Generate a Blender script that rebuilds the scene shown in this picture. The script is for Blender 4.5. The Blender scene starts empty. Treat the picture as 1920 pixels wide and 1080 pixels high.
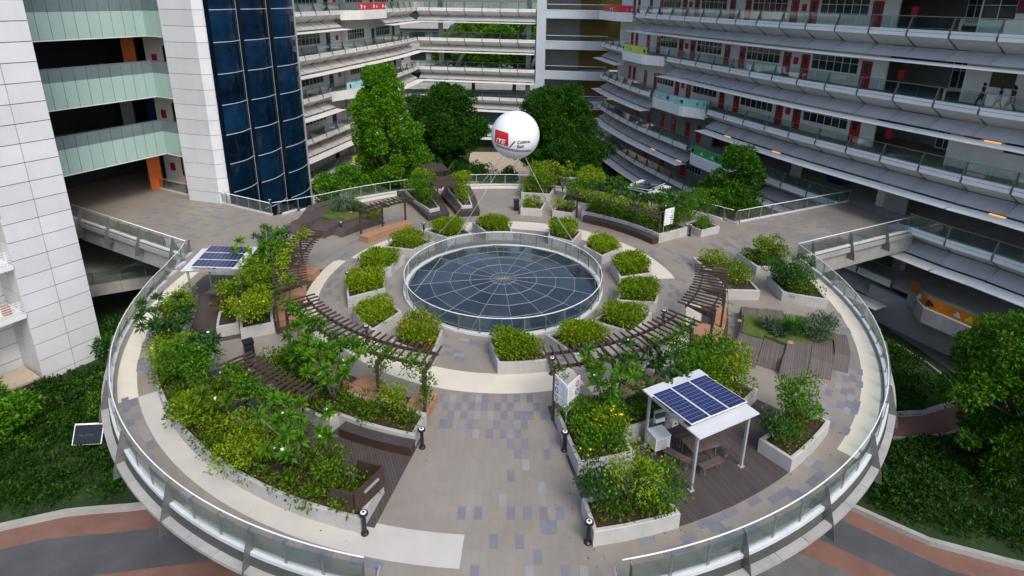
import bpy, bmesh, math, random
import numpy as np
from mathutils import Vector, Matrix
PI = math.pi
RNG = np.random.default_rng(11)
random.seed(5)
SC = bpy.context.scene
COL = SC.collection
rad = math.radians

# ------------------------------------------------------------------ camera
cam_d = bpy.data.cameras.new('camera'); cam = bpy.data.objects.new('camera', cam_d); COL.objects.link(cam)
cam_d.sensor_width = 36.0; cam_d.lens = 1125.82 / 1920 * 36.0
cam_d.shift_y = -176.556 / 1920
cam_d.clip_start = 0.2; cam_d.clip_end = 600
pit, yaw, rol = rad(18.238), rad(-0.5126), rad(-0.7244)
fw = Vector((0, math.cos(pit), -math.sin(pit))); upv = Vector((0, math.sin(pit), math.cos(pit))); rt = Vector((1, 0, 0))
cr, sr = math.cos(rol), math.sin(rol)
R_ = cr * rt - sr * upv; U_ = sr * rt + cr * upv
mm = Matrix((R_, U_, -fw)).transposed().to_4x4()
cam.matrix_world = Matrix.Translation((0.1756, -33.1323, 16.7517)) @ (Matrix.Rotation(yaw, 4, 'Z') @ mm)
SC.camera = cam
# ------------------------------------------------------------------ sky, sun, exposure (bright overcast)
W = bpy.data.worlds.new('World'); SC.world = W; W.use_nodes = True
nt = W.node_tree; bg = nt.nodes['Background']
sky = nt.nodes.new('ShaderNodeTexSky'); sky.sky_type = 'NISHITA'; sky.sun_disc = False
SUN_DIR = Vector((0.30, -0.56, 0.77)).normalized()
sky.sun_elevation = math.asin(SUN_DIR.z); sky.sun_rotation = math.atan2(SUN_DIR.x, SUN_DIR.y)
sky.air_density = 1.0; sky.dust_density = 2.5; sky.ozone_density = 1.0
nt.links.new(sky.outputs[0], bg.inputs[0]); bg.inputs[1].default_value = 0.15
sun_d = bpy.data.lights.new('sun', 'SUN'); sun_d.energy = 1.5; sun_d.angle = rad(24); sun_d.color = (1.0, 0.96, 0.9)
sun = bpy.data.objects.new('sun', sun_d); COL.objects.link(sun)
sun.rotation_euler = SUN_DIR.to_track_quat('Z', 'Y').to_euler(); sun.location = (30, -20, 60)
SC.view_settings.view_transform = 'Standard'; SC.view_settings.look = 'None'
SC.view_settings.exposure = 0.48; SC.view_settings.gamma = 1.0; SC.view_settings.use_curve_mapping = False
try:
    SC.cycles.max_bounces = 6; SC.cycles.diffuse_bounces = 3; SC.cycles.glossy_bounces = 3
    SC.cycles.transparent_max_bounces = 24; SC.cycles.use_denoising = True
    SC.cycles.sample_clamp_indirect = 4.0
except Exception: pass

# ------------------------------------------------------------------ materials
MATS = {}
def _new(name):
    m = bpy.data.materials.new(name); m.use_nodes = True
    return m, m.node_tree, m.node_tree.nodes['Principled BSDF']
def mat(name, col, rough=.6, var=.12, scale=3.0, bump=0.0, bscale=40., spec=.4, metal=0., stain=0.0, coord='Object', ov=.05):
    """painted / cast surface: base colour with large soft blotches, fine grain, optional dark weather stains"""
    if name in MATS: return MATS[name]
    m, t, b = _new(name); N = t.nodes; L = t.links
    tc = N.new('ShaderNodeTexCoord'); no = N.new('ShaderNodeTexNoise'); no.inputs['Scale'].default_value = scale
    no.inputs['Detail'].default_value = 6; no.inputs['Roughness'].default_value = .65
    ge = N.new('ShaderNodeNewGeometry'); L.new(ge.outputs['Position'], no.inputs['Vector'])
    rp = N.new('ShaderNodeValToRGB'); c = Vector(col)
    lo = [max(0, x * (1 - var)) for x in c]; hi = [min(1, x * (1 + var)) for x in c]
    rp.color_ramp.elements[0].position = .32; rp.color_ramp.elements[1].position = .68
    rp.color_ramp.elements[0].color = (*lo, 1); rp.color_ramp.elements[1].color = (*hi, 1)
    L.new(no.outputs['Fac'], rp.inputs[0]); out = rp.outputs[0]
    if stain > 0:
        n2 = N.new('ShaderNodeTexNoise'); n2.inputs['Scale'].default_value = scale * .45; n2.inputs['Detail'].default_value = 9
        n2.inputs['Roughness'].default_value = .75
        mp_ = N.new('ShaderNodeMapping'); mp_.inputs['Scale'].default_value = (1.6, 1.6, .3); L.new(ge.outputs['Position'], mp_.inputs[0]); L.new(mp_.outputs[0], n2.inputs['Vector'])
        r2 = N.new('ShaderNodeValToRGB'); r2.color_ramp.elements[0].position = .50; r2.color_ramp.elements[1].position = .72
        r2.color_ramp.elements[0].color = (0, 0, 0, 1); r2.color_ramp.elements[1].color = (stain, stain, stain, 1)
        L.new(n2.outputs['Fac'], r2.inputs[0])
        mx = N.new('ShaderNodeMix'); mx.data_type = 'RGBA'; L.new(r2.outputs[0], mx.inputs[0]); L.new(out, mx.inputs[6])
        mx.inputs[7].default_value = (c[0] * .45, c[1] * .43, c[2] * .4, 1); out = mx.outputs[2]
    oi = N.new('ShaderNodeObjectInfo'); mrr = N.new('ShaderNodeMapRange'); mrr.inputs[3].default_value = 1 - ov; mrr.inputs[4].default_value = 1 + ov; L.new(oi.outputs['Random'], mrr.inputs[0])
    vm = N.new('ShaderNodeVectorMath'); vm.operation = 'SCALE'; L.new(out, vm.inputs[0]); L.new(mrr.outputs[0], vm.inputs['Scale']); out = vm.outputs[0]
    L.new(out, b.inputs['Base Color'])
    b.inputs['Roughness'].default_value = rough; b.inputs['Specular IOR Level'].default_value = spec; b.inputs['Metallic'].default_value = metal
    if bump > 0:
        nb = N.new('ShaderNodeTexNoise'); nb.inputs['Scale'].default_value = bscale; nb.inputs['Detail'].default_value = 3
        L.new(ge.outputs['Position'], nb.inputs['Vector'])
        bp = N.new('ShaderNodeBump'); bp.inputs['Strength'].default_value = bump; bp.inputs['Distance'].default_value = .02
        L.new(nb.outputs['Fac'], bp.inputs['Height']); L.new(bp.outputs[0], b.inputs['Normal'])
    MATS[name] = m; return m
def plank(name, col, ang=0., pitch=.12, var=.3, rough=.65, gap=.12):
    """boards running along local direction ang, each with its own tone and a dark open joint"""
    if name in MATS: return MATS[name]
    m, t, b = _new(name); N = t.nodes; L = t.links
    tc = N.new('ShaderNodeTexCoord'); mp = N.new('ShaderNodeMapping'); mp.inputs['Rotation'].default_value = (0, 0, -ang)
    L.new(tc.outputs['Object'], mp.inputs[0])
    sx = N.new('ShaderNodeSeparateXYZ'); L.new(mp.outputs[0], sx.inputs[0])
    dv = N.new('ShaderNodeMath'); dv.operation = 'DIVIDE'; dv.inputs[1].default_value = pitch; L.new(sx.outputs[1], dv.inputs[0])
    fl = N.new('ShaderNodeMath'); fl.operation = 'FLOOR'; L.new(dv.outputs[0], fl.inputs[0])
    fr = N.new('ShaderNodeMath'); fr.operation = 'FRACT'; L.new(dv.outputs[0], fr.inputs[0])
    wn = N.new('ShaderNodeTexWhiteNoise'); wn.noise_dimensions = '1D'; L.new(fl.outputs[0], wn.inputs['W'])
    no = N.new('ShaderNodeTexNoise'); no.inputs['Scale'].default_value = 2.2; no.inputs['Detail'].default_value = 7; L.new(tc.outputs['Object'], no.inputs['Vector'])
    ad = N.new('ShaderNodeMath'); ad.operation = 'MULTIPLY_ADD'; ad.inputs[1].default_value = .5; L.new(wn.outputs['Value'], ad.inputs[0])
    hf = N.new('ShaderNodeMath'); hf.operation = 'MULTIPLY'; hf.inputs[1].default_value = .5; L.new(no.outputs['Fac'], hf.inputs[0]); L.new(hf.outputs[0], ad.inputs[2])
    rp = N.new('ShaderNodeValToRGB'); c = col
    rp.color_ramp.elements[0].color = (*[x * (1 - var) for x in c], 1); rp.color_ramp.elements[1].color = (*[min(1, x * (1 + var)) for x in c], 1)
    L.new(ad.outputs[0], rp.inputs[0])
    gp = N.new('ShaderNodeMath'); gp.operation = 'LESS_THAN'; gp.inputs[1].default_value = gap; L.new(fr.outputs[0], gp.inputs[0])
    mx = N.new('ShaderNodeMix'); mx.data_type = 'RGBA'; L.new(gp.outputs[0], mx.inputs[0]); L.new(rp.outputs[0], mx.inputs[6]); mx.inputs[7].default_value = (*[x * .3 for x in c], 1)
    L.new(mx.outputs[2], b.inputs['Base Color']); b.inputs['Roughness'].default_value = rough
    iv = N.new('ShaderNodeMath'); iv.operation = 'SUBTRACT'; iv.inputs[0].default_value = 1; L.new(gp.outputs[0], iv.inputs[1])
    bp = N.new('ShaderNodeBump'); bp.inputs['Strength'].default_value = .5; bp.inputs['Distance'].default_value = .01; L.new(iv.outputs[0], bp.inputs['Height']); L.new(bp.outputs[0], b.inputs['Normal'])
    MATS[name] = m; return m
def paving(name, col, bw, bh, joint=.025, var=.06, ang=0.):
    """slabs with thin joints, slight tone change from slab to slab"""
    m, t, b = _new(name); N = t.nodes; L = t.links
    tc = N.new('ShaderNodeTexCoord'); mp = N.new('ShaderNodeMapping'); mp.inputs['Rotation'].default_value = (0, 0, ang); L.new(tc.outputs['Object'], mp.inputs[0])
    br = N.new('ShaderNodeTexBrick'); L.new(mp.outputs[0], br.inputs['Vector']); br.inputs['Scale'].default_value = 1
    br.inputs['Brick Width'].default_value = bw; br.inputs['Row Height'].default_value = bh; br.inputs['Mortar Size'].default_value = joint * bh
    br.inputs['Mortar Smooth'].default_value = .3
    br.inputs['Color1'].default_value = (*[x * (1 - var * .5) for x in col], 1); br.inputs['Color2'].default_value = (*[x * (1 + var * .5) for x in col], 1)
    br.inputs['Mortar'].default_value = (*[x * .90 for x in col], 1); br.offset = 0.
    no = N.new('ShaderNodeTexNoise'); no.inputs['Scale'].default_value = .35; no.inputs['Detail'].default_value = 8; no.inputs['Roughness'].default_value = .7
    L.new(tc.outputs['Object'], no.inputs['Vector'])
    rp = N.new('ShaderNodeValToRGB'); rp.color_ramp.elements[0].position = .3; rp.color_ramp.elements[1].position = .7
    rp.color_ramp.elements[0].color = (.80, .79, .77, 1); rp.color_ramp.elements[1].color = (1.08, 1.08, 1.08, 1); L.new(no.outputs['Fac'], rp.inputs[0])
    mx = N.new('ShaderNodeMix'); mx.data_type = 'RGBA'; mx.blend_type = 'MULTIPLY'; mx.inputs[0].default_value = 1; L.new(br.outputs['Color'], mx.inputs[6]); L.new(rp.outputs[0], mx.inputs[7])
    L.new(mx.outputs[2], b.inputs['Base Color']); b.inputs['Roughness'].default_value = .55; b.inputs['Specular IOR Level'].default_value = .35
    MATS[name] = m; return m
def leafmat(name, dark, light, trans=.26):
    m, t, b = _new(name); N = t.nodes; L = t.links
    g = N.new('ShaderNodeNewGeometry'); rp = N.new('ShaderNodeValToRGB')
    rp.color_ramp.elements[0].color = (*dark, 1); rp.color_ramp.elements[1].color = (*light, 1)
    oi = N.new('ShaderNodeObjectInfo'); ad = N.new('ShaderNodeMath'); ad.operation = 'MULTIPLY_ADD'; ad.inputs[1].default_value = .75
    mu = N.new('ShaderNodeMath'); mu.operation = 'MULTIPLY'; mu.inputs[1].default_value = .25; L.new(oi.outputs['Random'], mu.inputs[0])
    L.new(g.outputs['Random Per Island'], ad.inputs[0]); L.new(mu.outputs[0], ad.inputs[2]); L.new(ad.outputs[0], rp.inputs[0])
    b.inputs['Roughness'].default_value = .55; b.inputs['Specular IOR Level'].default_value = .16
    L.new(rp.outputs[0], b.inputs['Base Color'])
    tr = N.new('ShaderNodeBsdfTranslucent'); L.new(rp.outputs[0], tr.inputs[0])
    mx = N.new('ShaderNodeMixShader'); mx.inputs[0].default_value = trans; L.new(b.outputs[0], mx.inputs[1]); L.new(tr.outputs[0], mx.inputs[2])
    L.new(mx.outputs[0], N['Material Output'].inputs[0]); MATS[name] = m; return m
def glassmat(name, tint=(.86, .92, .9), refl=.12, rough=.02):
    m = bpy.data.materials.new(name); m.use_nodes = True; t = m.node_tree; N = t.nodes; L = t.links; N.remove(N['Principled BSDF'])
    tp = N.new('ShaderNodeBsdfTransparent'); tp.inputs[0].default_value = (*tint, 1)
    gl = N.new('ShaderNodeBsdfGlossy'); gl.inputs['Roughness'].default_value = rough; gl.inputs[0].default_value = (.9, .95, .95, 1)
    lw = N.new('ShaderNodeLayerWeight'); lw.inputs[0].default_value = .35
    mr = N.new('ShaderNodeMapRange'); mr.inputs[3].default_value = refl; mr.inputs[4].default_value = .4; L.new(lw.outputs['Facing'], mr.inputs[0])
    mx = N.new('ShaderNodeMixShader'); L.new(mr.outputs[0], mx.inputs[0]); L.new(tp.outputs[0], mx.inputs[1]); L.new(gl.outputs[0], mx.inputs[2])
    L.new(mx.outputs[0], N['Material Output'].inputs[0]); MATS[name] = m; return m
def emitmat(name, col, s):
    m, t, b = _new(name); b.inputs['Base Color'].default_value = (*col, 1); b.inputs['Emission Color'].default_value = (*col, 1); b.inputs['Emission Strength'].default_value = s
    MATS[name] = m; return m
def solarmat(name, nx, ny):
    """dark blue cells in a fine pale grid, laid in the panel's own coordinates (0..1)"""
    m, t, b = _new(name); N = t.nodes; L = t.links
    tc = N.new('ShaderNodeTexCoord'); br = N.new('ShaderNodeTexBrick'); L.new(tc.outputs['Generated'], br.inputs['Vector'])
    br.offset = 0; br.inputs['Scale'].default_value = 1; br.inputs['Brick Width'].default_value = 1 / nx; br.inputs['Row Height'].default_value = 1 / ny
    br.inputs['Mortar Size'].default_value = .006; br.inputs['Color1'].default_value = (.012, .017, .07, 1); br.inputs['Color2'].default_value = (.022, .03, .115, 1); br.inputs['Mortar'].default_value = (.14, .17, .3, 1)
    L.new(br.outputs['Color'], b.inputs['Base Color']); b.inputs['Roughness'].default_value = .22; b.inputs['Specular IOR Level'].default_value = .5
    MATS[name] = m; return m

paving('deck_paving', (.280, .248, .212), .56, .28, ang=PI / 2)
mat('tile_blue', (.185, .192, .212), .55, .10, 1.5, coord='Object')
mat('tile_grey', (.275, .265, .26), .55, .10, 1.5)
mat('cream', (.66, .60, .49), .6, .05, .8, stain=.10)
mat('pale_band', (.50, .47, .42), .6, .06, .7, stain=.12)
mat('concrete_white', (.455, .445, .425), .7, .08, 1.6, stain=.32)
mat('ledge_stone', (.36, .355, .335), .7, .1, 1.4, stain=.4)
mat('concrete', (.36, .35, .33), .8, .15, .9, bump=.2, stain=.4)
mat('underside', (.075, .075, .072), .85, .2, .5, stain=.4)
mat('concrete_dark', (.14, .137, .13), .85, .2, .5, stain=.4)
mat('white_paint', (.80, .80, .79), .5, .05, .8, stain=.22)
mat('warm_white', (.78, .76, .71), .5, .05, .8, stain=.2)
mat('white_metal', (.82, .83, .83), .35, .05, .8, stain=.12)
mat('kerb_white', (.60, .605, .61), .45, .06, .9, stain=.25)
mat('roof_white', (.62, .63, .64), .45, .05, .9, stain=.25)
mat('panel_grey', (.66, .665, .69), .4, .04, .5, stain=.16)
mat('panel_shade', (.60, .605, .62), .4, .04, .5, stain=.16)  # shade put into the colour: darker panel_grey for faces turned from the light
mat('joint', (.10, .10, .105), .8)
mat('fascia_blue', (.50, .55, .60), .5, .05, .6, stain=.15)
mat('louvre', (.41, .41, .42), .5, .08, .6, stain=.2)
mat('louvre_warm', (.50, .47, .43), .5, .08, .6, stain=.2)
mat('soffit', (.55, .525, .485), .7, .08, .7, stain=.2)
mat('steel', (.34, .34, .33), .38, .08, 3, metal=.75)
mat('fin_plate', (.22, .22, .215), .4, .1, 2, metal=.6)
mat('mullion_grey', (.24, .245, .25), .5, .1, 3)
mat('fin_grey', (.13, .13, .135), .45, .1, 3, metal=.2)
mat('steel_dark', (.10, .10, .10), .45, .1, 3, metal=.5)
mat('galv', (.42, .44, .46), .4, .06, 3, metal=.3)
mat('red_door', (.40, .022, .028), .4, .08, 1.2)
mat('blue_door', (.014, .02, .10), .4, .1, 1.2)
mat('orange', (.62, .13, .015), .5, .08, 1.2)
mat('ochre', (.13, .09, .008), .6, .1, .6)
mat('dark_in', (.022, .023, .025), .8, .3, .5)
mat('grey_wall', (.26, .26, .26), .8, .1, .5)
mat('floor_in', (.30, .25, .20), .5, .12, .4)
mat('soil', (.05, .028, .016), .95, .4, 5, bump=.6, bscale=20)
mat('turf', (.075, .115, .018), .95, .35, 4, bump=.6, bscale=60)
mat('lawn', (.020, .042, .010), .95, .45, .5, bump=.8, bscale=14)
mat('lawn_earth', (.05, .05, .02), .95, .5, .7, bump=.8, bscale=14)
mat('brick_red', (.20, .105, .080), .85, .15, .6, bump=.2, stain=.3)
mat('road_grey', (.085, .09, .097), .8, .2, .5, bump=.2, stain=.3)
mat('kerb', (.34, .34, .32), .8, .12, 1, stain=.4)
mat('sandstone', (.46, .38, .30), .75, .12, 1.2)
mat('terracotta', (.39, .20, .115), .6, .12, 2.5, stain=.15)
mat('black_metal', (.014, .015, .018), .35, .1, 3)
mat('balloon_white', (.80, .81, .84), .32, .02, .6)
mat('balloon_red', (.52, .012, .03), .35, .03, 1)
mat('ink', (.03, .025, .03), .5, .05, 1)
mat('ink_grey', (.22, .22, .23), .5, .05, 1)
mat('rope', (.45, .44, .42), .8, .05, 1)
mat('bark', (.11, .085, .065), .9, .3, 8, bump=.5)
mat('bark_pale', (.20, .175, .145), .85, .2, 8, bump=.3)
mat('rock', (.40, .20, .13), .85, .25, 5)
mat('flower_orange', (.80, .11, .03), .5, .2, 20)
mat('flower_yellow', (.85, .60, .02), .5, .1, 20)
mat('flower_white', (.75, .74, .78), .5, .1, 20)
mat('skin', (.30, .17, .11), .5, .08, 4)
mat('hair', (.012, .01, .009), .5, .1, 4)
mat('cloth_black', (.02, .022, .028), .8, .15, 4)
mat('cloth_navy', (.03, .04, .07), .8, .15, 4)
mat('cloth_red', (.36, .03, .04), .8, .1, 4)
mat('cloth_white', (.66, .66, .68), .8, .06, 4)
mat('teal_print', (.30, .62, .58), .5, .1, 1)
mat('green_print', (.03, .36, .07), .5, .12, 1)
mat('orange_print', (.66, .20, .015), .5, .12, 1)
mat('lime_print', (.56, .66, .04), .5, .12, 1)
mat('red_print', (.55, .03, .04), .5, .12, 1)
mat('cyan_print', (.35, .70, .72), .5, .1, 1)
mat('maroon', (.18, .02, .05), .5, .1, 1)
mat('olive_board', (.045, .055, .02), .5, .2, 2)
mat('board_teal', (.02, .06, .055), .5, .2, 2)
mat('ring_red', (.55, .04, .03), .4); mat('ring_blue', (.03, .05, .42), .4); mat('ring_green', (.03, .32, .12), .4)
mat('toy_yellow', (.70, .48, .03), .5); mat('toy_teal', (.04, .33, .36), .5)
plank('deck_timber', (.078, .060, .058), rad(112), .11, gap=.16)
plank('mound_timber', (.135, .110, .098), rad(62), .10, gap=.14)
plank('mound_timber_left', (.090, .066, .060), rad(138), .10, gap=.14)
plank('bench_timber', (.060, .050, .048), rad(20), .09, gap=.18)
mat('pergola', (.062, .040, .032), .55, .2, 6)
mat('table_wood', (.12, .085, .075), .55, .2, 5, ov=.12)
mat('dark_wood', (.055, .032, .026), .5, .2, 5)
leafmat('leaf_hedge', (.070, .17, .004), (.31, .43, .012))
leafmat('leaf_lime', (.06, .155, .006), (.29, .40, .016))
leafmat('leaf_cover', (.030, .085, .004), (.155, .25, .012))
leafmat('leaf_mid', (.028, .105, .006), (.13, .29, .014))
leafmat('leaf_deep', (.018, .07, .014), (.07, .16, .03), .25)
leafmat('leaf_tree', (.028, .115, .006), (.14, .33, .014))
leafmat('leaf_dark', (.010, .050, .005), (.05, .16, .010), .25)
leafmat('leaf_grass', (.03, .11, .012), (.10, .24, .03))
leafmat('leaf_silver', (.05, .10, .05), (.17, .23, .13))
leafmat('leaf_rust', (.08, .05, .01), (.24, .16, .03))
leafmat('leaf_lawn', (.008, .038, .004), (.038, .11, .010), .2)
leafmat('leaf_tree2', (.018, .085, .005), (.10, .25, .012))
glassmat('rail_glass', (.84, .90, .875), .035)
glassmat('rail_glass_clear', (.88, .93, .92), .04)
glassmat('pane_clear', (.55, .62, .62), .10)
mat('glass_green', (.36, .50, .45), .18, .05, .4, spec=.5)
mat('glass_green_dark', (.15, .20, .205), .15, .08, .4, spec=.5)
mat('glass_blue', (.003, .016, .042), .05, .5, .5, spec=.4, ov=.5)
mat('glass_blue_rim', (.002, .007, .016), .1, .2, .3, spec=.25)
mat('glass_sky', (.020, .030, .040), .04, .4, .8, spec=.85, ov=.45)
mat('glass_window', (.028, .042, .045), .08, .5, .7, spec=.6, ov=.7)
solarmat('solar', 6, 10)
emitmat('tube_glow', (1.0, .45, .08), .7)

# ------------------------------------------------------------------ object helpers
def link(o, parent=None):
    COL.objects.link(o)
    if parent is not None: o.parent = parent
    return o
def thing(name, label, cat, loc=(0, 0, 0), rz=0., group=None):
    o = bpy.data.objects.new(name, None); COL.objects.link(o); o.location = loc; o.rotation_euler = (0, 0, rz)
    o.empty_display_size = .2; o['label'] = label; o['category'] = cat
    if group: o['group'] = group
    return o
def tag(o, label=None, cat=None, group=None, kind=None):
    if label: o['label'] = label
    if cat: o['category'] = cat
    if group: o['group'] = group
    if kind: o['kind'] = kind
    return o
class MB:
    def __init__(s): s.v = []; s.f = []; s.m = []
    def add(s, vs, fs, mi=0):
        k = len(s.v); s.v += [tuple(v) for v in vs]; s.f += [tuple(i + k for i in f) for f in fs]; s.m += [mi] * len(fs); return s
    def box(s, c, d, rz=0., mi=0, M=None):
        hx, hy, hz = d[0] / 2, d[1] / 2, d[2] / 2; ca, sa = math.cos(rz), math.sin(rz); vs = []
        for z in (-hz, hz):
            for x, y in ((-hx, -hy), (hx, -hy), (hx, hy), (-hx, hy)):
                p = Vector((x, y, z))
                if M is not None: p = M @ p
                vs.append((c[0] + p.x * ca - p.y * sa, c[1] + p.x * sa + p.y * ca, c[2] + p.z))
        return s.add(vs, [(0, 3, 2, 1), (4, 5, 6, 7), (0, 1, 5, 4), (1, 2, 6, 5), (2, 3, 7, 6), (3, 0, 4, 7)], mi)
    def prism(s, poly, z0, z1, mi=0):
        n = len(poly); vs = [(x, y, z0) for x, y in poly] + [(x, y, z1) for x, y in poly]
        fs = [tuple(range(n - 1, -1, -1)), tuple(range(n, 2 * n))] + [(i, (i + 1) % n, n + (i + 1) % n, n + i) for i in range(n)]
        return s.add(vs, fs, mi)
    def sector(s, r0, r1, a0, a1, z0, z1, n=None, mi=0):
        n = n or max(2, int(abs(a1 - a0) / 2.5)); vs = []
        for i in range(n + 1):
            a = rad(a0 + (a1 - a0) * i / n); c, q = math.cos(a), math.sin(a)
            vs += [(r0 * c, r0 * q, z0), (r1 * c, r1 * q, z0), (r1 * c, r1 * q, z1), (r0 * c, r0 * q, z1)]
        fs = []
        for i in range(n):
            k = 4 * i
            for j in range(4): fs.append((k + j, k + (j + 1) % 4, k + 4 + (j + 1) % 4, k + 4 + j))
        fs += [(3, 2, 1, 0), (4 * n, 4 * n + 1, 4 * n + 2, 4 * n + 3)]
        return s.add(vs, fs, mi)
    def tube(s, pts, r, n=6, mi=0, cap=True):
        pts = [Vector(p) for p in pts]; k = len(s.v); m = len(pts); rs = r if isinstance(r, (list, tuple)) else [r] * m
        for i, p in enumerate(pts):
            d = (pts[min(i + 1, m - 1)] - pts[max(i - 1, 0)]); d = d.normalized() if d.length > 1e-9 else Vector((0, 0, 1))
            a = d.cross(Vector((0, 0, 1)));
            if a.length < 1e-3: a = d.cross(Vector((1, 0, 0)))
            a.normalize(); b = d.cross(a)
            for j in range(n):
                q = 2 * PI * j / n; s.v.append(tuple(p + (a * math.cos(q) + b * math.sin(q)) * rs[i]))
        fs = [(k + i * n + j, k + i * n + (j + 1) % n, k + (i + 1) * n + (j + 1) % n, k + (i + 1) * n + j) for i in range(m - 1) for j in range(n)]
        if cap: fs += [tuple(k + j for j in range(n - 1, -1, -1)), tuple(k + (m - 1) * n + j for j in range(n))]
        s.f += fs; s.m += [mi] * len(fs); return s
    def lathe(s, prof, n=12, c=(0, 0, 0), mi=0):
        vs = []
        for r, z in prof:
            for j in range(n): a = 2 * PI * j / n; vs.append((c[0] + r * math.cos(a), c[1] + r * math.sin(a), c[2] + z))
        m = len(prof); fs = [(i * n + j, i * n + (j + 1) % n, (i + 1) * n + (j + 1) % n, (i + 1) * n + j) for i in range(m - 1) for j in range(n)]
        fs += [tuple(range(n - 1, -1, -1)), tuple((m - 1) * n + j for j in range(n))]
        return s.add(vs, fs, mi)
    def mesh(s, name, mats, smooth=False):
        me = bpy.data.meshes.new(name); me.from_pydata(s.v, [], s.f); me.update()
        for q in (mats if isinstance(mats, (list, tuple)) else [mats]): me.materials.append(MATS[q])
        if any(s.m): me.polygons.foreach_set('material_index', s.m)
        if smooth: me.polygons.foreach_set('use_smooth', [True] * len(me.polygons))
        b = bmesh.new(); b.from_mesh(me); bmesh.ops.recalc_face_normals(b, faces=b.faces); b.to_mesh(me); b.free()
        return me
    def obj(s, name, mats, parent=None, smooth=False, loc=None):
        o = bpy.data.objects.new(name, s.mesh(name, mats, smooth)); link(o, parent)
        if loc is not None: o.location = loc
        elif parent is not None: o.location = wl(parent)
        return o
def wl(parent):
    """location that puts a mesh drawn in world coordinates under an unrotated parent chain"""
    v = Vector((0, 0, 0)); q = parent
    while q is not None: v -= q.location; q = q.parent
    return v
def place(name, me, parent, loc, rz=0., scale=(1, 1, 1), rot=None):
    o = bpy.data.objects.new(name, me); link(o, parent); off = wl(parent) if parent is not None else Vector((0, 0, 0))
    o.location = Vector(loc) + off; o.rotation_euler = rot if rot is not None else (0, 0, rz); o.scale = scale
    return o
UNIT = {}
def ubox(m):
    """shared unit box mesh for one material"""
    if m not in UNIT: UNIT[m] = MB().box((0, 0, 0), (1, 1, 1)).mesh('unit_' + m, m)
    return UNIT[m]
def bx(name, m, parent, c, d, rz=0., rot=None): return place(name, ubox(m), parent, c, rz, d, rot)
def P2(r, a): return (r * math.cos(rad(a)), r * math.sin(rad(a)))
def arc(r, a0, a1, n=None):
    n = n or max(2, int(abs(a1 - a0) / 2.5)); return [P2(r, a0 + (a1 - a0) * i / n) for i in range(n + 1)]
def struct(o, label): o['kind'] = 'structure'; o['label'] = label; return o

# ------------------------------------------------------------------ foliage helpers
def leaf_mesh(name, C, A, Lg, wr, m, seed=0, fold=.15):
    r = np.random.default_rng(seed); n = len(C)
    A = A / (np.linalg.norm(A, axis=1, keepdims=True) + 1e-9)
    S = np.cross(A, r.normal(size=(n, 3))); S /= (np.linalg.norm(S, axis=1, keepdims=True) + 1e-9); Nn = np.cross(S, A)
    L_ = Lg[:, None]; Wd = L_ * wr
    V = np.empty((n, 4, 3), np.float32)
    V[:, 0] = C; V[:, 1] = C + A * L_ * .45 + S * Wd * .5 + Nn * L_ * fold; V[:, 2] = C + A * L_; V[:, 3] = C + A * L_ * .45 - S * Wd * .5 + Nn * L_ * fold
    me = bpy.data.meshes.new(name); me.vertices.add(4 * n); me.vertices.foreach_set('co', V.ravel())
    me.loops.add(4 * n); me.loops.foreach_set('vertex_index', np.arange(4 * n, dtype=np.int32))
    me.polygons.add(n); me.polygons.foreach_set('loop_start', np.arange(0, 4 * n, 4, dtype=np.int32)); me.polygons.foreach_set('loop_total', np.full(n, 4, np.int32))
    me.update(calc_edges=True); me.validate(); me.materials.append(MATS[m]); return me
def from_spheres(name, sph, dens, size, wr, m, seed, up=.35, zmin=None, shell=.62):
    """leaves over a set of clump spheres (x,y,z,r[,flatten])"""
    r = np.random.default_rng(seed); C = []; A = []
    for q in sph:
        x, y, z, R = q[:4]; fl = q[4] if len(q) > 4 else .85
        n = max(12, int(dens * R * R)); d = r.normal(size=(n, 3)); d[:, 2] += up; d /= np.linalg.norm(d, axis=1, keepdims=True)
        rr = R * (shell + (1.06 - shell) * r.random(n) ** .6)
        p = d * rr[:, None]; p[:, 2] *= fl; C.append(p + np.array([x, y, z])); A.append(d + r.normal(size=(n, 3)) * .7 + np.array([0, 0, .1]))
    C = np.vstack(C); A = np.vstack(A)
    if zmin is not None: k = C[:, 2] > zmin; C = C[k]; A = A[k]
    Lg = size * r.uniform(.6, 1.35, len(C))
    return leaf_mesh(name, C.astype(np.float32), A, Lg, wr, m, seed + 1)
def inpoly(x, y, poly):
    inside = np.zeros(len(x), bool); n = len(poly); j = n - 1
    for i in range(n):
        xi, yi = poly[i]; xj, yj = poly[j]
        c = ((yi > y) != (yj > y)) & (x < (xj - xi) * (y - yi) / ((yj - yi) + 1e-12) + xi); inside ^= c; j = i
    return inside
def sample_poly(poly, n, seed):
    r = np.random.default_rng(seed); P = np.array(poly); lo, hi = P.min(0), P.max(0); out = np.zeros((0, 2))
    while len(out) < n:
        q = lo + (hi - lo) * r.random((n * 3, 2)); out = np.vstack([out, q[inpoly(q[:, 0], q[:, 1], poly)]])
    return out[:n]
def shrink(poly, k):
    P = np.array(poly); c = P.mean(0); return [tuple(c + (p - c) * k) for p in P]
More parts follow.
